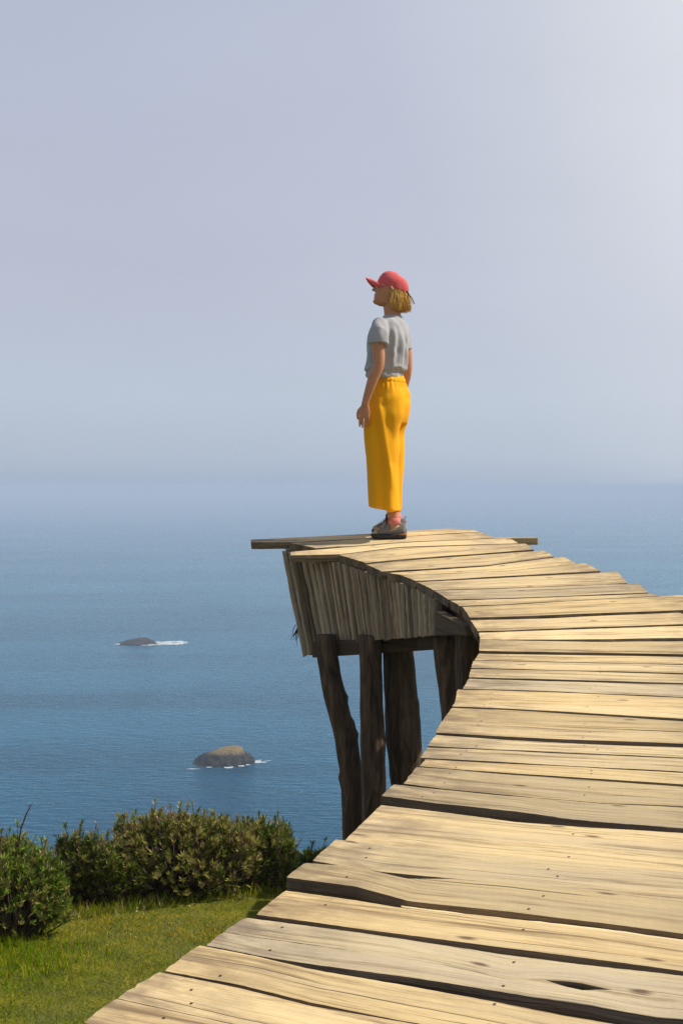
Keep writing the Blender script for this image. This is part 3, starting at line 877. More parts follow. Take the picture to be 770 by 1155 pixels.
# cladding of upright slats below the end platform
TOP = [(317, 612.5), (346, 618), (386, 626), (417, 636.5), (438, 643.5), (457, 648.5), (474, 656), (495, 668)]
BOT = [(341, 742), (365, 727.5), (398, 724), (426, 721.5), (445, 720), (461, 718.5), (476, 717.5), (494, 716.3)]
T3 = [on_deck(*p) for p in TOP]
tk = [0.0]
for i in range(1, len(TOP)): tk.append(tk[-1] + math.hypot(TOP[i][0] - TOP[i - 1][0], 1.6 * (TOP[i][1] - TOP[i - 1][1])))
tk = [t / tk[-1] for t in tk]
def clad_pt(s):
    top = np.array([np.interp(s, tk, [q[k] for q in T3]) for k in range(3)])
    bx, by = np.interp(s, tk, [p[0] for p in BOT]), np.interp(s, tk, [p[1] for p in BOT])
    return Vector(top), Vector(at(bx, by, top[1] + .02))
def slat(acc, t0, t1, b0, b1, thick, seed, uvl, nz_=9):
    """irregular split pole between top edge t0-t1 and bottom edge b0-b1"""
    base = len(acc.v)
    across = (t1 - t0).normalized(); dn = (b0 - t0).normalized()
    out = dn.cross(across).normalized()
    if out.x > 0 and abs(out.x) > .2 or (abs(out.x) <= .2 and out.y > 0): out = -out
    rings = []; k = 8
    for i in range(nz_):
        t = i / (nz_ - 1)
        a, b = t0.lerp(b0, t), t1.lerp(b1, t)
        wv = b - a
        ja = .10 * mn.noise(Vector((seed, t * 4, 0))); jb = .10 * mn.noise(Vector((seed, t * 4, 4)))
        r = []
        prof = [(0, -1), (.0, -.25), (.14, .3), (.38, .55), (.62, .55), (.86, .3), (1, -.25), (1, -1)]
        bul = .5 + .5 * mn.noise(Vector((seed * 1.7, t * 3, 8)))
        for (q, o_) in prof:
            q2 = q + ja * (1 - q) + jb * q
            r.append(a + wv * q2 + out * (thick * (o_ * (.7 + .5 * bul)) + .008 * mn.noise(Vector((seed, t * 7, q * 3)))))
        rings.append([p - PO for p in r])
        for q in range(k): uvl.append((t * (b0 - t0).length + seed, q * .012 + seed * .37))
    acc.rings(rings)
clad = bpy.data.objects.new('side_cladding', None); link(clad, pier)
nsl = 38
cuts = [0.0]
for i in range(nsl): cuts.append(cuts[-1] + rnd.uniform(.65, 1.35) * (1.0 - .25 * cuts[-1] / nsl))
cuts = [c / cuts[-1] for c in cuts]
for i in range(nsl):
    (t0, b0), (t1, b1) = clad_pt(cuts[i]), clad_pt(cuts[i + 1])
    for q in (t0, t1): q.z -= .05
    g_ = rnd.uniform(-.012, .012)
    e = rnd.uniform(-.004, .004); b0 = b0 + Vector((0, 0, e)); b1 = b1 + Vector((0, 0, e + rnd.uniform(-.005, .005)))
    a = Acc(); uvl = []
    sh = rnd.uniform(.09, .20) * (t1 - t0)
    slat(a, t0 + sh, t1 - sh, b0 + rnd.uniform(.05, .13) * (b1 - b0), b1 - rnd.uniform(.05, .13) * (b1 - b0), .022 + .5 * g_, i * 3.7 + 1, uvl)
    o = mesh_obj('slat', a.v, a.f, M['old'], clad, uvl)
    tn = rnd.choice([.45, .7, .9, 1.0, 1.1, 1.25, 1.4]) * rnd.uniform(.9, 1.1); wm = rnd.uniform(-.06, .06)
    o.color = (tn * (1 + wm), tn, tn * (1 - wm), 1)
vb, fb, ub = [], [], []
for i in range(25):
    t0, b0 = clad_pt(i / 24)
    for q in (Vector((.035, .01, -.06)), Vector((.06, .02, -.06))):
        for p, v_ in ((t0, 0), (b0, .6)):
            vb.append(p + q + Vector((0, 0, 0 if p is t0 else .075)) - PO); ub.append((i * .05, v_))
for i in range(24):
    k = i * 4
    for (a_, b_) in ((0, 1), (1, 3), (3, 2), (2, 0)): fb.append((k + a_, k + b_, k + 4 + b_, k + 4 + a_))
ob = mesh_obj('light_block_panel', vb, fb, M['beam'], clad, ub); ob.color = (.5, .45, .4, 1)  # added dark panel: blocks sun leaks, puts shade between the slats
# the far side and the tip are clad the same way (mostly unseen from here)
def far_panel(name, tops, bots, n):
    a = Acc(); uvl = []
    for i in range(n):
        f0, f1 = i / n + .002, (i + 1) / n - .002
        L2 = lambda pts, f: Vector([float(np.interp(f, np.linspace(0, 1, len(pts)), [p[k] for p in pts])) for k in range(3)])
        slat(a, L2(tops, f0), L2(tops, f1), L2(bots, f0), L2(bots, f1), .02, i * 2.9 + 50, uvl, 5)
    o = mesh_obj(name, a.v, a.f, M['old'], pier, uvl); return o
rt = [RIGHT[-i][0].lerp(LEFT[-i][0], .08) - Vector((0, 0, .07)) for i in (1, 3, 5, 7, 9)]
rb = []
for i, q in enumerate(rt):
    s = i / 4
    rb.append(Vector((q.x - .12 * (1 - s), q.y, q.z - (.62 - .42 * s))))
far_panel('far_cladding', rt, rb, 22)
tl, bl = clad_pt(0.0); tl.z -= .04
far_panel('tip_cladding', [tl + Vector((.02, .05, 0)), rt[0] + Vector((-.02, .03, 0))], [bl + Vector((.02, .03, .02)), rb[0] + Vector((-.02, .03, 0))], 18)

# plain dark board closing the side next to the slats
def px_box(name, quad, d0, d1, th, mat, col=(1, 1, 1, 1)):
    """a sawn timber whose visible side has these photo corners (tl, tr, br, bl); left end at d0, right end at d1"""
    ds = (d0, d1, d1, d0)
    front = [Vector(at(x, y, d)) for (x, y), d in zip(quad, ds)]
    nrm = (front[1] - front[0]).cross(front[3] - front[0]).normalized()
    if nrm.y < 0: nrm = -nrm
    back = [p + nrm * th for p in front]
    bm = bmesh.new(); vs_ = [bm.verts.new(p - PO) for p in front + back]
    for q in ((0, 1, 2, 3), (7, 6, 5, 4), (0, 4, 5, 1), (1, 5, 6, 2), (2, 6, 7, 3), (3, 7, 4, 0)): bm.faces.new([vs_[i] for i in q])
    bmesh.ops.recalc_face_normals(bm, faces=bm.faces)
    bmesh.ops.bevel(bm, geom=list(bm.edges), offset=.006, segments=2, affect='EDGES', profile=.6)
    uvl = bm.loops.layers.uv.new('UVMap')
    al = (front[1] - front[0]).normalized()
    for f in bm.faces:
        for lp in f.loops:
            p = lp.vert.co + PO - front[0]; lp[uvl].uv = (p.dot(al), p.z + p.dot(nrm))
    me = bpy.data.meshes.new(name); bm.to_mesh(me); bm.free(); me.materials.append(mat)
    o = link(bpy.data.objects.new(name, me), pier); o.color = col; return o
px_box('side_board', [(490, 689), (522, 706), (527, 717), (490, 717)], 7.78, 7.35, .05, M['beam'], (.6, .55, .45, 1))
px_box('crossbeam', [(420, 608), (606.5, 606.2), (606.5, 614.6), (420, 617)], 9.62, 9.75, .09, M['deck'], (.78, .76, .72, 1))
px_box('header_beam', [(352, 724), (505, 716), (505, 732), (352, 742)], 9.05, 8.55, .14, M['beam'], (.5, .48, .45, 1))
px_box('header_beam', [(470, 712), (560, 712), (560, 732), (470, 733)], 8.4, 8.1, .14, M['beam'], (.5, .48, .45, 1))

# log posts: left and right outline in the photo, standing at distance d
def post(lpts, rpts, d, seed, knots=()):
    ys_ = np.arange(716, max(lpts[-1][1], rpts[-1][1]), 7.0)
    last = None; rings = []; k = 20
    rows = []
    for y in ys_:
        xl, xr = np.interp(y, [p[1] for p in lpts], [p[0] for p in lpts]), np.interp(y, [p[1] for p in rpts], [p[0] for p in rpts])
        a, b = Vector(at(xl, y, d)), Vector(at(xr, y, d)); rows.append(((a + b) / 2, (b - a).length / 2))
    c, r0 = rows[-1]; slope = (rows[-1][0] - rows[-6][0]) / 5
    g_ = ground_z(c.x, d) - .3
    while c.z > g_:
        c = c + slope * .6 + Vector((0, 0, 0)); r0 *= 1.003; rows.append((c, r0))
    for i, (c, r0) in enumerate(rows):
        ring = []
        for j in range(k):
            th = 2 * math.pi * j / k
            u = Vector((math.cos(th), math.sin(th), 0))
            q = 1 + .10 * mn.noise(Vector((u.x * 1.5 + seed, u.y * 1.5, c.z * 3))) + .05 * mn.noise(Vector((u.x * 4 + seed, u.y * 4, c.z * 9)))
            for (kz, kth, ka) in knots:
                q += ka * math.exp(-((c.z - (ZC + kz)) / .025) ** 2) * max(math.cos(th - kth), 0) ** 4
            ring.append(c + u * (r0 * q) - PO)
        rings.append(ring)
    a = Acc(); a.rings(rings)
    return a.build('log_post', M['bark'], pier)
post([(357, 716), (358, 743), (365, 787), (371, 809), (376, 831), (379, 850), (384, 875), (385, 903), (386, 945)],
     [(380, 716), (381, 737), (384, 759), (390, 784), (395, 803), (398, 818), (404, 837), (407, 865), (408.5, 903), (410, 945)], 8.95, 1.0,
     [(-1.42, 0.1, .35), (-1.48, 0.2, .3), (-1.25, -.2, .2), (-1.75, 3.0, .3)])
post([(404.5, 716), (405.7, 790), (406.5, 840), (408, 930)], [(430, 716), (431.5, 794), (434, 840), (436, 930)], 8.75, 2.0)
post([(431, 716), (432, 762), (435, 834), (440, 887), (442, 940)], [(464, 716), (467.5, 756), (472.5, 803), (476, 837), (477, 880), (478, 940)], 8.9, 3.0, [(-.9, -.6, .1), (-1.3, -.4, .12)])
post([(487, 700), (488, 730), (491, 756), (494.5, 778), (498, 809), (501, 870)], [(518, 700), (518, 730), (521, 756), (524, 778), (526, 809), (528, 870)], 8.3, 5.0)
post([(512, 700), (513, 756), (516, 809), (518, 870)], [(546, 700), (547, 756), (549, 809), (550, 870)], 8.0, 6.0)
for (X, d) in ((1.15, 8.4), (.95, 9.1), (.95, 6.2), (1.38, 6.4), (.62, 4.6), (1.1, 4.7)):
    a = Acc(); z1 = deck_z(d) - .2
    a.tube([(X, d, z1), (X + .01, d, (z1 + ground_z(X, d)) / 2), (X, d, ground_z(X, d) - .3)] if False else [Vector((X, d, z1)) - PO, Vector((X + .015, d, (z1 + ground_z(X, d)) / 2)) - PO, Vector((X, d, ground_z(X, d) - .3)) - PO], [.08, .085, .09], 14)
    a.build('log_post', M['bark'], pier)

# wisps of dry moss hanging at the platform's tip
a = Acc()
for k in range(14):
    p = Vector(at(335 + rnd.uniform(-2, 3), 708 + rnd.uniform(-4, 10), 9.35))
    q = p + Vector((rnd.uniform(-.035, .0), rnd.uniform(-.01, .01), rnd.uniform(-.09, -.02)))
    a.tube([p - PO, p.lerp(q, .5) - PO + Vector((-.008, 0, 0)), q - PO], [.0022, .002, .001], 4)
a.build('hanging_moss', M['twig'], pier)

# ------------------------------------------------------------------ the woman
foot = on_deck(437, 604.5)
PX, PY = float(foot[0]), float(foot[1]); PZ = float(foot[2]) + .002
SC = F / PY                     # photo pixels per metre at her distance
def hx(x): return (x - 437.0) / SC
def hz_(y): return (604.8 - y) / SC

person_v = Acc()
def ell(cx, cy, z, a, b, phi, k=28, p=2.0):
    """ring: a across the shoulders, b front to back, body turned by phi from facing -X"""
    out = []
    for j in range(k):
        t = 2 * math.pi * j / k
        c, s = math.cos(t), math.sin(t)
        c = math.copysign(abs(c) ** (2 / p), c); s = math.copysign(abs(s) ** (2 / p), s)
        fx, fy = -math.cos(phi), math.sin(phi)      # forward
        rx, ry = math.sin(phi), math.cos(phi)       # her right
        out.append(Vector((cx + c * b * fx + s * a * rx, cy + c * b * fy + s * a * ry, z)))
    return out
def loft(acc, rows, phi_of, n=40, k=28, p=2.0):
    zs = [r[0] for r in rows]; order = sorted(range(len(zs)), key=lambda i: zs[i]); rows = [rows[i] for i in order]; zs = [r[0] for r in rows]
    rings = []
    for i in range(n):
        z = zs[0] + (zs[-1] - zs[0]) * i / (n - 1)
        cx, cy, a, b = catmull(zs, [r[1:5] for r in rows], z)
        rings.append(ell(cx, cy, z, max(a, .004), max(b, .004), phi_of(z), k, p))
    acc.rings(rings)
def body_phi(z): return R(float(np.interp(z, [0, .2, .85, 1.05, 1.3, 1.42, 1.48], [4, 8, 22, 27, 29, 14, 3])))

# body: trunk and neck
body = Acc()
loft(body, [(.78, .005, 0, .115, .075), (.95, .010, 0, .100, .062), (1.05, .004, 0, .105, .072), (1.18, .004, 0, .125, .085), (1.28, .014, 0, .145, .085),
            (1.335, .026, 0, .115, .07), (1.365, .030, 0, .068, .055), (1.40, .028, 0, .05, .052), (1.47, .020, 0, .05, .054), (1.51, .02, 0, .05, .055)], body_phi, 60)
# head: lofted in profile
def head_ring(z, k=48):
    zk = [1.435, 1.452, 1.47, 1.49, 1.51, 1.53, 1.555, 1.58, 1.61, 1.635, 1.65]
    fr = [-.045, -.083, -.0885, -.083, -.080, -.078, -.077, -.052, -.03, -.01, .005]
    bk = [.02, .045, .062, .078, .090, .097, .100, .096, .082, .058, .03]
    wd = [.030, .046, .054, .060, .065, .069, .071, .068, .056, .038, .018]
    f, b, wv = (float(np.interp(z, zk, q)) for q in (fr, bk, wd))
    cx = .012; ring = []
    for j in range(k):
        t = 2 * math.pi * j / k
        c, s = math.cos(t), math.sin(t)
        if c > 0: x = cx + (f - cx) * c ** .75
        else: x = cx + (b - cx) * (-c) ** .85
        y = wv * math.copysign(abs(s) ** .9, s)
        fy = math.exp(-(y / .0115) ** 2) * (c > 0)
        nose = .027 * max(0, 1 - abs(z - 1.5355) / .009) if z < 1.5355 else .027 * max(0, 1 - (z - 1.5355) / .038) ** 1.1
        mouth = (.007 * math.exp(-((z - 1.507) / .005) ** 2) + .006 * math.exp(-((z - 1.494) / .005) ** 2) - .004 * math.exp(-((z - 1.5005) / .0022) ** 2)) * math.exp(-(y / .024) ** 2) * (c > 0)
        chin = .006 * math.exp(-((z - 1.464) / .012) ** 2) * math.exp(-(y / .025) ** 2) * (c > 0)
        eye = -.010 * math.exp(-((z - 1.553) / .010) ** 2) * math.exp(-((abs(y) - .031) / .013) ** 2) * (c > 0)
        ring.append(Vector((x - nose * fy - mouth - chin - eye, y, z)))
    return ring
body.rings([head_ring(z) for z in np.linspace(1.437, 1.65, 72)])
# ears
for s in (-1, 1):
    body.tube([(.012, s * .066, 1.508), (.018, s * .076, 1.516), (.026, s * .082, 1.534), (.018, s * .078, 1.549), (.008, s * .070, 1.543)], [.006, .008, .009, .008, .006], 8)
def limb(acc, pts, rad, k=16, n=30, flat=1.0):
    ts = [0.0]
    for i in range(1, len(pts)): ts.append(ts[-1] + (Vector(pts[i]) - Vector(pts[i - 1])).length)
    q = [catmull(ts, pts, ts[-1] * i / (n - 1)) for i in range(n)]
    r = [float(np.interp(ts[-1] * i / (n - 1), ts, rad)) for i in range(n)]
    acc.tube(q, r, k, flat=flat)
# left arm (towards the camera) and right arm
SHL, ELL, WRL = Vector((-.055, -.150, 1.295)), Vector((hx(426), -.196, hz_(414.5))), Vector((hx(411.8), -.190, hz_(455)))
limb(body, [SHL, (-.066, -.178, 1.20), ELL, (hx(420), -.198, hz_(430)), WRL, WRL + Vector((-.006, .004, -.03))], [.046, .042, .035, .034, .023, .023])
SHR, ELR, WRR = Vector((.086, .150, 1.295)), Vector((hx(459.5), .180, 1.06)), Vector((.055, .20, .85))
limb(body, [SHR, (.112, .172, 1.20), ELR, (.105, .20, .96), WRR, WRR + Vector((-.006, 0, -.03))], [.048, .043, .036, .035, .025, .024])
# hands: palm, four fingers of unequal length, thumb from the side of the palm
def hand(wr, side, fwd, out):
    """fwd: towards the thumb side, out: away from the thigh"""
    fwd = Vector(fwd).normalized(); out = Vector(out).normalized(); dn = Vector((-.06, 0, -1)).normalized()
    def pt(d_, f_, o_): return wr + (dn * d_ + fwd * f_ + out * o_) * .88
    rings = []
    for d_, hw, ht in ((-.012, .024, .020), (.015, .030, .016), (.045, .038, .014), (.070, .040, .0125), (.086, .038, .011)):
        rings.append([pt(d_, hw * math.cos(t), ht * math.sin(t)) for t in np.linspace(0, 2 * math.pi, 17)[:-1]])
    body.rings(rings)
    for i, (f_, ln) in enumerate(((.030, .068), (.0105, .076), (-.0095, .071), (-.029, .055))):
        c1 = .012; c2 = .034
        q = [pt(.070, f_ * .92, .002), pt(.086, f_, .003), pt(.086 + ln * .42, f_ * 1.03, .002 - c1 * .4), pt(.086 + ln * .75, f_ * 1.03, -c1), pt(.086 + ln * .93, f_ * 1.02, -c2 * .75), pt(.086 + ln * .97, f_, -c2)]
        body.tube(q, [.0072, .0072, .0068, .0064, .0058, .004], 9)
    q = [pt(.018, .022, -.004), pt(.040, .043, -.010), pt(.066, .050, -.016), pt(.092, .047, -.020), pt(.104, .043, -.021)]
    body.tube(q, [.0105, .010, .0086, .0076, .0045], 9)
hand(WRL + Vector((-.005, .003, -.022)), -1, (-.92, .12, 0), (-.12, -.98, 0))
hand(WRR + Vector((-.005, 0, -.022)), 1, (-.92, .25, 0), (.2, .98, 0))
# legs
for s, ox in ((-1, 0.0), (1, .012)):
    y = s * .072; zo = y * .165
    limb(body, [(.005 + ox, y, .84), (-.012 + ox, y, .66), (-.015 + ox, y, .46), (-.002 + ox, y, .31), (.030 + ox, y, .15 + zo), (.036 + ox, y, .085 + zo), (.034 + ox, y, .05 + zo)], [.072, .068, .05, .046, .035, .036, .036], 16, 40)
    body.tube([(.05 + ox, y, .045 + zo), (-.0 + ox, y, .045 + zo), (-.06 + ox, y, .035 + zo), (-.085 + ox, y, .03 + zo)], [.03, .035, .03, .02], 12)
person = body.build('person', [M['skin'], M['lip']])
remesh(person, .0028, 4, .5)
person.location = (PX, PY, PZ)
tag(person, 'woman in coral cap, grey tee and mustard wide trousers gazing out to sea', 'person')
# lips
me = person.data
cen = np.zeros(len(me.polygons) * 3, dtype=np.float32); me.polygons.foreach_get('center', cen); cen = cen.reshape(-1, 3)
lipm = (cen[:, 0] < -.076) & (np.abs(cen[:, 1]) < .019) & (cen[:, 2] > 1.489) & (cen[:, 2] < 1.512)
me.polygons.foreach_set('material_index', lipm.astype(np.int32))
def child(acc, name, mats, parent=person, smooth=True): return acc.build(name, mats, parent, smooth)
for s in (-1, 1):
    a = Acc()
    def ball(acc, c, r, m, k=12):
        acc.rings([[Vector((c[0] + r * math.sin(q) * math.cos(t), c[1] + r * math.sin(q) * math.sin(t), c[2] + r * math.cos(q))) for t in np.linspace(0, 2 * math.pi, k + 1)[:-1]] for q in np.linspace(.05, math.pi - .05, 9)], m)
    ball(a, (-.066, s * .031, 1.553), .0105, 0); ball(a, (-.0735, s * .0315, 1.553), .0042, 1)
    child(a, 'eye', [M['eye'], M['iris']])
    a = Acc(); a.tube([(-.083, s * .014, 1.569), (-.083, s * .03, 1.574), (-.070, s * .046, 1.570)], [.002, .003, .0015], 6); child(a, 'eyebrow', M['brow'])

# T-shirt
tee = Acc()
loft(tee, [(.985, -.022, 0, .128, .098), (1.00, -.022, 0, .134, .104), (1.035, -.016, 0, .138, .110), (1.05, -.012, 0, .146, .118), (1.10, -.004, 0, .150, .119), (1.20, .004, 0, .160, .121), (1.265, .012, 0, .172, .112),
           (1.30, .018, 0, .166, .100), (1.335, .025, 0, .130, .080), (1.362, .030, 0, .078, .063), (1.378, .031, 0, .060, .058)], body_phi, 60, 40, 2.25)
for sh, e, s in ((SHL, ELL, -1), (SHR, ELR, 1)):
    ax = (e - sh).normalized()
    tee.tube([sh + Vector((0, -s * .06, .022)), sh + Vector((0, -s * .018, .018)), sh + ax * .04 + Vector((0, s * .010, .006)), sh + ax * .085 + Vector((-.002, s * .010, 0)), sh + ax * .118 + Vector((-.004, s * .010, 0))],
             [.034, .050, .060, .062, .061], 24)
tee_o = tee.build('t_shirt', M['tee'], person)
remesh(tee_o, .0055, 5, .5)
def nvec(co, s, o): return np.array([mn.noise(Vector((c[0] * s[0] + o, c[1] * s[1], c[2] * s[2]))) for c in co])
def tee_fold(co, no):
    th = np.arctan2(co[:, 1], co[:, 0])
    low = np.clip((1.14 - co[:, 2]) / .12, 0, 1)
    n = nvec(co, (14, 14, 6), 3.0); n2 = nvec(co + co[:, [2, 0, 1]] * .5, (16, 16, 16), 9.0)
    g = np.sin(th * 17 + 3 * n) * .0018 * low
    back = .006 * np.exp(-((co[:, 1] + .02 - (co[:, 2] - 1.2) * .12) / .022) ** 2) * (co[:, 0] > 0) * np.clip((1.34 - co[:, 2]) / .1, 0, 1)
    vert = .0055 * np.sin(th * 9 + 5 * nvec(co, (5, 5, 3), 6.0) + 5 * (co[:, 2] - 1.1)) * np.clip((1.33 - co[:, 2]) / .12, 0, 1) * (np.abs(no[:, 2]) < .6) * np.clip((co[:, 2] - 1.05) / .08, 0, 1)
    blouse =   .006 * np.exp(-((co[:, 2] - 1.045 - .008 * np.sin(th * 5)) / .012) ** 2) - .006 * np.exp(-((co[:, 2] - 1.020) / .010) ** 2)
    n3 = nvec(co, (34, 34, 9), 4.0)
    return (.012 * n + .0055 * n2 + .003 * n3 * (1 - .5 * low)) * np.clip((1.37 - co[:, 2]) / .06, 0, 1) + (g - back + blouse + vert) * np.clip((co[:, 2] - .992) / .03, 0, 1)
displace(tee_o, tee_fold)

# wide cropped trousers
tr = Acc()
loft(tr, [(1.005, .010, 0, .112, .074), (.985, .012, 0, .118, .078), (.955, .014, 0, .128, .086), (.90, .014, 0, .155, .108), (.83, .012, 0, .170, .124), (.76, .005, 0, .172, .122), (.70, .0, 0, .165, .112)], body_phi, 40, 40, 2.2)
hem = .165
loft(tr, [(.93, .010, -.050, .05, .06), (.86, .004, -.072, .078, .098), (.76, -.018, -.084, .096, .120), (.69, -.034, -.086, .096, .1165), (.55, -.036, -.088, .095, .108), (.43, -.034, -.090, .096, .102), (.30, -.028, -.092, .098, .099), (hem, -.022, -.094, .100, .0985)], lambda z: R(7), 50, 36, 2.2)
loft(tr, [(.93, .020, .050, .05, .06), (.86, .022, .072, .078, .095), (.76, .026, .084, .096, .106), (.69, .018, .086, .096, .106), (.55, .008, .088, .095, .102), (.43, .004, .090, .096, .098), (.30, -.006, .092, .098, .092), (hem + .004, -.010, .094, .100, .090)], lambda z: R(7), 50, 36, 2.2)
tr_o = tr.build('trousers', M['trouser'], person)
remesh(tr_o, .006, 4, .5)
def tr_fold(co, no):
    x, y, z = co[:, 0], co[:, 1], co[:, 2]
    n = nvec(co, (9, 9, 2.2), 1.0); n2 = nvec(co, (24, 24, 6), 5.0)
    near = (y < 0.0)
    # long soft fold running from the hip down to the back of the knee, and flutes near the hem
    c = -.055 + (.80 - z) * .14
    ridge = .017 * np.exp(-((x - c) / .020) ** 2) - .013 * np.exp(-((x - c + .040) / .024) ** 2)
    f1 = np.where(near & (z < .86) & (no[:, 1] < -.2), ridge * np.clip((z - .28) / .15, 0, 1) * np.clip((.88 - z) / .1, 0, 1), 0)
    th = np.arctan2(y - np.where(near, -.09, .09), x + .02)
    flute = .0075 * np.sin(th * 5 + .8 + 2.0 * n) * np.clip((.62 - z) / .4, 0, 1)
    gat = .0035 * np.sin(np.arctan2(y, x) * 26 + 4 * n) * np.exp(-((z - .945) / .03) ** 2) + .003 * np.exp(-((z - .975) / .008) ** 2) - .004 * np.exp(-((z - .957) / .004) ** 2)
    knee = .002 * np.exp(-((z - .46 + .25 * x) / .02) ** 2) * near
    dia = .006 * np.sin(26 * (x * .8 + z) + 4 * n) * np.exp(-((z - .62) / .12) ** 2) * np.clip((x + .03) / .05, 0, 1) + .004 * np.sin(40 * (z - x * .6) + 3 * n) * np.exp(-((z - .88) / .05) ** 2)
    return f1 + dia + flute + gat + .008 * n + .003 * n2 - knee
displace(tr_o, tr_fold)
# uneven hem: lower at the back
me = tr_o.data; n = len(me.vertices); cc = np.zeros(n * 3, dtype=np.float32); me.vertices.foreach_get('co', cc); cc = cc.reshape(-1, 3)
k = np.clip((.35 - cc[:, 2]) / .2, 0, 1); cc[:, 2] += k * (-.018 * (cc[:, 0] + .02) / .1 + .002); me.vertices.foreach_set('co', cc.ravel()); me.update()

# shoes and socks
def shoe(ox, y):
    root = bpy.data.objects.new('shoe', None); link(root, person); root.location = (0, 0, y * .165 - .003)
    a = Acc(); rings = []
    # upper: sections from toe to heel
    zk = [(-.104, .020, .016, .030), (-.098, .030, .030, .046), (-.075, .040, .036, .058), (-.045, .046, .038, .074), (-.015, .047, .036, .098), (.012, .044, .035, .110), (.045, .040, .034, .104), (.075, .038, .034, .096), (.098, .034, .030, .098), (.108, .020, .022, .085)]
    ks = [q[0] for q in zk]
    for i in range(30):
        X = ks[0] + (ks[-1] - ks[0]) * i / 29
        _, wb, wt, ht = np.interp(X, ks, ks), *[float(np.interp(X, ks, [q[j] for q in zk])) for j in (1, 2, 3)]
        r = []
        for t in np.linspace(0, 2 * math.pi, 25)[:-1]:
            cz = math.sin(t); cy = math.cos(t)
            zz = .02 + (ht - .02) * (.5 + .5 * cz)
            ww = wb * (1 - .5 * (.5 + .5 * cz)) * math.copysign(abs(cy) ** .6, cy)
            r.append(Vector((X + ox, y + ww, zz)))
        rings.append(r)
    a.rings(rings); up = a.build('upper', M['shoe'], root)
    a = Acc(); rings = []
    for X, wv, z0 in ((-.108, .018, .012), (-.100, .034, .006), (-.07, .044, .001), (-.02, .045, .001), (.03, .042, .003), (.07, .040, .001), (.100, .037, .001), (.112, .024, .004)):
        rings.append([Vector((X + ox, y - wv, z0)), Vector((X + ox, y - wv - .003, z0 + .012)), Vector((X + ox, y - wv, .028 if X < .05 else .034)), Vector((X + ox, y + wv, .028 if X < .05 else .034)), Vector((X + ox, y + wv + .003, z0 + .012)), Vector((X + ox, y + wv, z0))])
    a.rings(rings); a.build('sole', M['sole'], root)
    a = Acc()
    a.rings([[Vector((X + ox, y - wv, .020)), Vector((X + ox, y - wv, .031)), Vector((X + ox, y + wv, .031)), Vector((X + ox, y + wv, .020))] for X, wv in ((.062, .0435), (.098, .0415), (.115, .028))])
    a.build('heel_rubber', M['heel'], root)
    a = Acc(); a.tube([(.012 + ox, y - .040, .048), (.040 + ox, y - .0395, .066), (.066 + ox, y - .034, .080)], [(.004, .0055)] * 3, 8); a.build('side_strip', M['shoe_trim'], root); a = Acc(); a.tube([(.012 + ox, y + .040, .048), (.040 + ox, y + .0395, .066), (.066 + ox, y + .034, .080)], [(.004, .0055)] * 3, 8); a.build('side_strip', M['shoe_trim'], root); a = Acc()
    a.rings([[Vector((X + ox, y + wv * c_, z)) for c_, z in ((-1, .030), (-.85, zt), (0, zt + .006), (.85, zt), (1, .030))] for X, wv, zt in ((-.100, .031, .036), (-.085, .038, .045), (-.070, .041, .050))])
    a.build('toe_cap', M['shoe_trim'], root)
    a = Acc()
    for i in range(5):
        X = -.058 + i * .013; z = .066 + i * .0095
        a.tube([(X + ox, y - .026, z - .004), (X - .003 + ox, y, z + .006), (X + ox, y + .026, z - .004)], .0022, 6)
    a.tube([(-.012 + ox, y - .012, .108), (-.030 + ox, y - .026, .090), (-.040 + ox, y - .036, .066)], .0018, 5)
    a.build('lace', M['lace'], root)
    a = Acc(); a.tube([(-.010 + ox, y, .090), (-.014 + ox, y, .112), (-.012 + ox, y, .128)], [(.026, .007), (.024, .006), (.016, .004)], 12); a.build('tongue', M['sole'], root)
    a = Acc(); a.tube([(.100 + ox, y, .090), (.112 + ox, y, .104), (.108 + ox, y, .112), (.098 + ox, y, .103)], [(.006, .002)] * 4, 8); a.build('pull_tab', M['heel'], root)
shoe(.002, -.072); shoe(.008, .072)
for s, ox in ((-1, 0), (1, .012)):
    a = Acc(); zo = s * .012; a.tube([(.036 + ox, s * .072, .085 + zo), (.037 + ox, s * .072, .105 + zo), (.037 + ox, s * .072, .124 + zo)], [.043, .0405, .039], 20); child(a, 'sock', M['sock'])

# hair: a chin-length bob made of tapered locks
hv = Acc()
rh = random.Random(5); lay_seed = 1.7
for i in range(3000):
    th = rh.uniform(-1.58, 1.58)              # 0 = straight back
    cx, cy = .022, 0
    z0 = rh.uniform(1.50, 1.575)
    ux, uy = math.cos(th), math.sin(th)
    if ux < -.15 and z0 > 1.55: continue
    wob = .006 * math.sin(th * 11 + lay_seed) + rh.gauss(0, .003)
    lay = rh.uniform(.78, 1.02)
    r0x, r0y = .094 * lay, .073 * lay
    back = max(ux, 0)
    zb = 1.410 + .012 * (1 - back) + rh.uniform(-.012, .032) + .008 * math.sin(th * 7)
    fl = rh.uniform(.98, 1.12) + .10 * max(ux, 0) ** 2 * rh.random()
    p0 = (cx + ux * r0x, cy + uy * r0y, z0)
    p1 = (cx + ux * r0x * 1.06 + wob, cy + uy * r0y * 1.07, (z0 * .6 + zb * .4))
    p2 = (cx + ux * (r0x * fl) + wob * 1.5, cy + uy * r0y * 1.10 + rh.gauss(0, .004), z0 * .25 + zb * .75)
    p3 = (cx + ux * r0x * fl * (1.06 if rh.random() < .6 else .9) + wob * 2, cy + uy * r0y * (1.05), zb)
    pts = [catmull([0, 1, 2, 3], [p0, p1, p2, p3], t) for t in np.linspace(0, 3, 8)]
    w_ = rh.uniform(.0014, .0034)
    hv.tube(pts, [w_ * .7, w_, w_, w_, w_ * .95, w_ * .8, w_ * .5, w_ * .12], 5)
child(hv, 'hair', M['hair'])

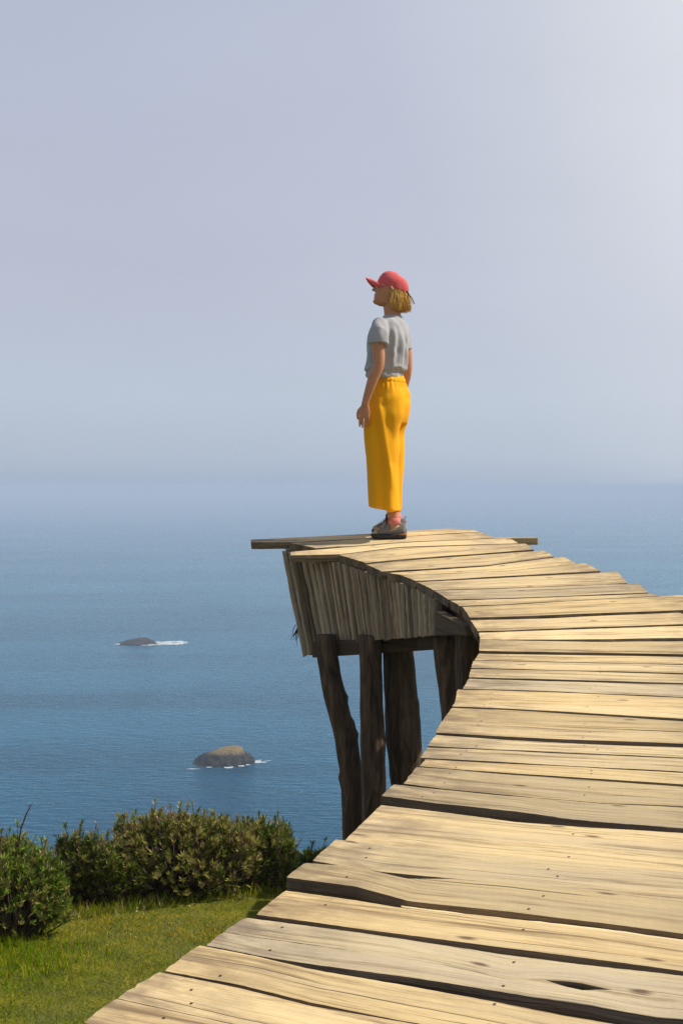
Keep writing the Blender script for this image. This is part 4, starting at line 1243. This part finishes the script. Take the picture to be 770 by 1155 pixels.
# cap
cap = bpy.data.objects.new('cap', None); link(cap, person)
RIMF, RIMB = Vector((hx(425.0), 0, hz_(320.0))), Vector((hx(460), 0, hz_(332.0)))
axc = (RIMB - RIMF); cc_ = (RIMF + RIMB) / 2; la = axc.length / 2; ex = axc.normalized(); ez = Vector((-ex.z, 0, ex.x))
if ez.z < 0: ez = -ez
a = Acc(); rings = []
for i in range(15):
    q = i / 14 * math.pi / 2 * .985
    k = 48; r = []
    for j in range(k):
        t = 2 * math.pi * j / k
        seam_ = 1 - .016 * math.exp(-(((t / (math.pi / 3) + .5) % 1 - .5) / .07) ** 2) * math.sin(q) ** .3
        c, s = math.cos(t), math.sin(t)
        prof_r = math.cos(q) ** .72; prof_z = math.sin(q) ** .95
        hgt = .092 + .008 * (-c)         # taller at the front panels
        dent = 1 - .05 * mn.noise(Vector((c * 2, s * 2, q * 2 + 4))) - .025 * mn.noise(Vector((c * 5, s * 5, q * 5 + 8)))
        r.append(cc_ + ex * (la * c * prof_r * seam_ * dent) + Vector((0, .080 * s * prof_r * seam_ * dent, 0)) + ez * (hgt * prof_z) + ex * (-.006 * prof_z))
    rings.append(r)
low = [[p - ez * .006 for p in rings[0]]]
a.rings(low + rings); a.build('crown', M['cap'], cap)
a = Acc(); a.tube([cc_ + ez * .091 + ex * (-.006), cc_ + ez * .097 + ex * (-.006)], [.008, .005], 10); a.build('button', M['cap'], cap)
# brim: curved plate
tip = Vector((hx(412.2), 0, hz_(314.5)))
rows = []
nb = 14
for i in range(nb):
    u = i / (nb - 1)
    hw = .074 * (1 - .06 * u) * math.sqrt(max(1 - (u * .965) ** 3.2, .02))
    row = []
    for j in range(17):
        v = -1 + 2 * j / 16
        # starts on the rim ellipse
        t = v * 1.1
        base_p = cc_ + ex * (-la * math.cos(t) * .99) + Vector((0, .079 * math.sin(t), 0)) - ez * .002
        tipx = tip + Vector((0.010 * v * v, hw * v, 0))
        p = base_p.lerp(Vector((tipx.x, base_p.y * (1 - u * .25), tipx.z)), u)
        reach = math.sqrt(max(1 - .92 * v * v, .0))
        p = base_p.lerp(p, reach ** .6 if u > 0 else 1)
        p.z += -.042 * v * v * (.35 + .65 * u) + .008 * math.sin(u * math.pi)
        row.append(p)
    rows.append(row)
v_, f_ = [], []
for row in rows: v_ += row
nt_ = len(v_)
v_ += [p - Vector((0, 0, .0035)) for row in rows for p in row]
for i in range(nb - 1):
    for j in range(16):
        q = i * 17 + j
        f_.append((q, q + 1, q + 18, q + 17)); f_.append((nt_ + q, nt_ + q + 17, nt_ + q + 18, nt_ + q + 1))
edge = [j for j in range(17)] + [i * 17 + 16 for i in range(1, nb)] + [(nb - 1) * 17 + j for j in range(15, -1, -1)] + [i * 17 for i in range(nb - 2, 0, -1)]
for i in range(len(edge)):
    p, q = edge[i], edge[(i + 1) % len(edge)]; f_.append((p, nt_ + p, nt_ + q, q))
mesh_obj('brim', v_, f_, M['cap'], cap, smooth=True)
a = Acc()
s0, s1 = Vector((hx(459), -.022, hz_(332))), Vector((hx(466.6), -.03, hz_(344.5)))
a.tube([s0, s0.lerp(s1, .5) + Vector((.004, 0, .004)), s1], [(.009, .003), (.009, .003), (.0085, .003)], 8)
a.tube([cc_ + ex * (la * .86) + Vector((0, -.045, -.002)), cc_ + ex * (la * 1.02) + Vector((0, 0, -.004)), cc_ + ex * (la * .86) + Vector((0, .045, -.002))], [(.004, .010)] * 3, 8)
a.build('strap', M['strap'], cap)
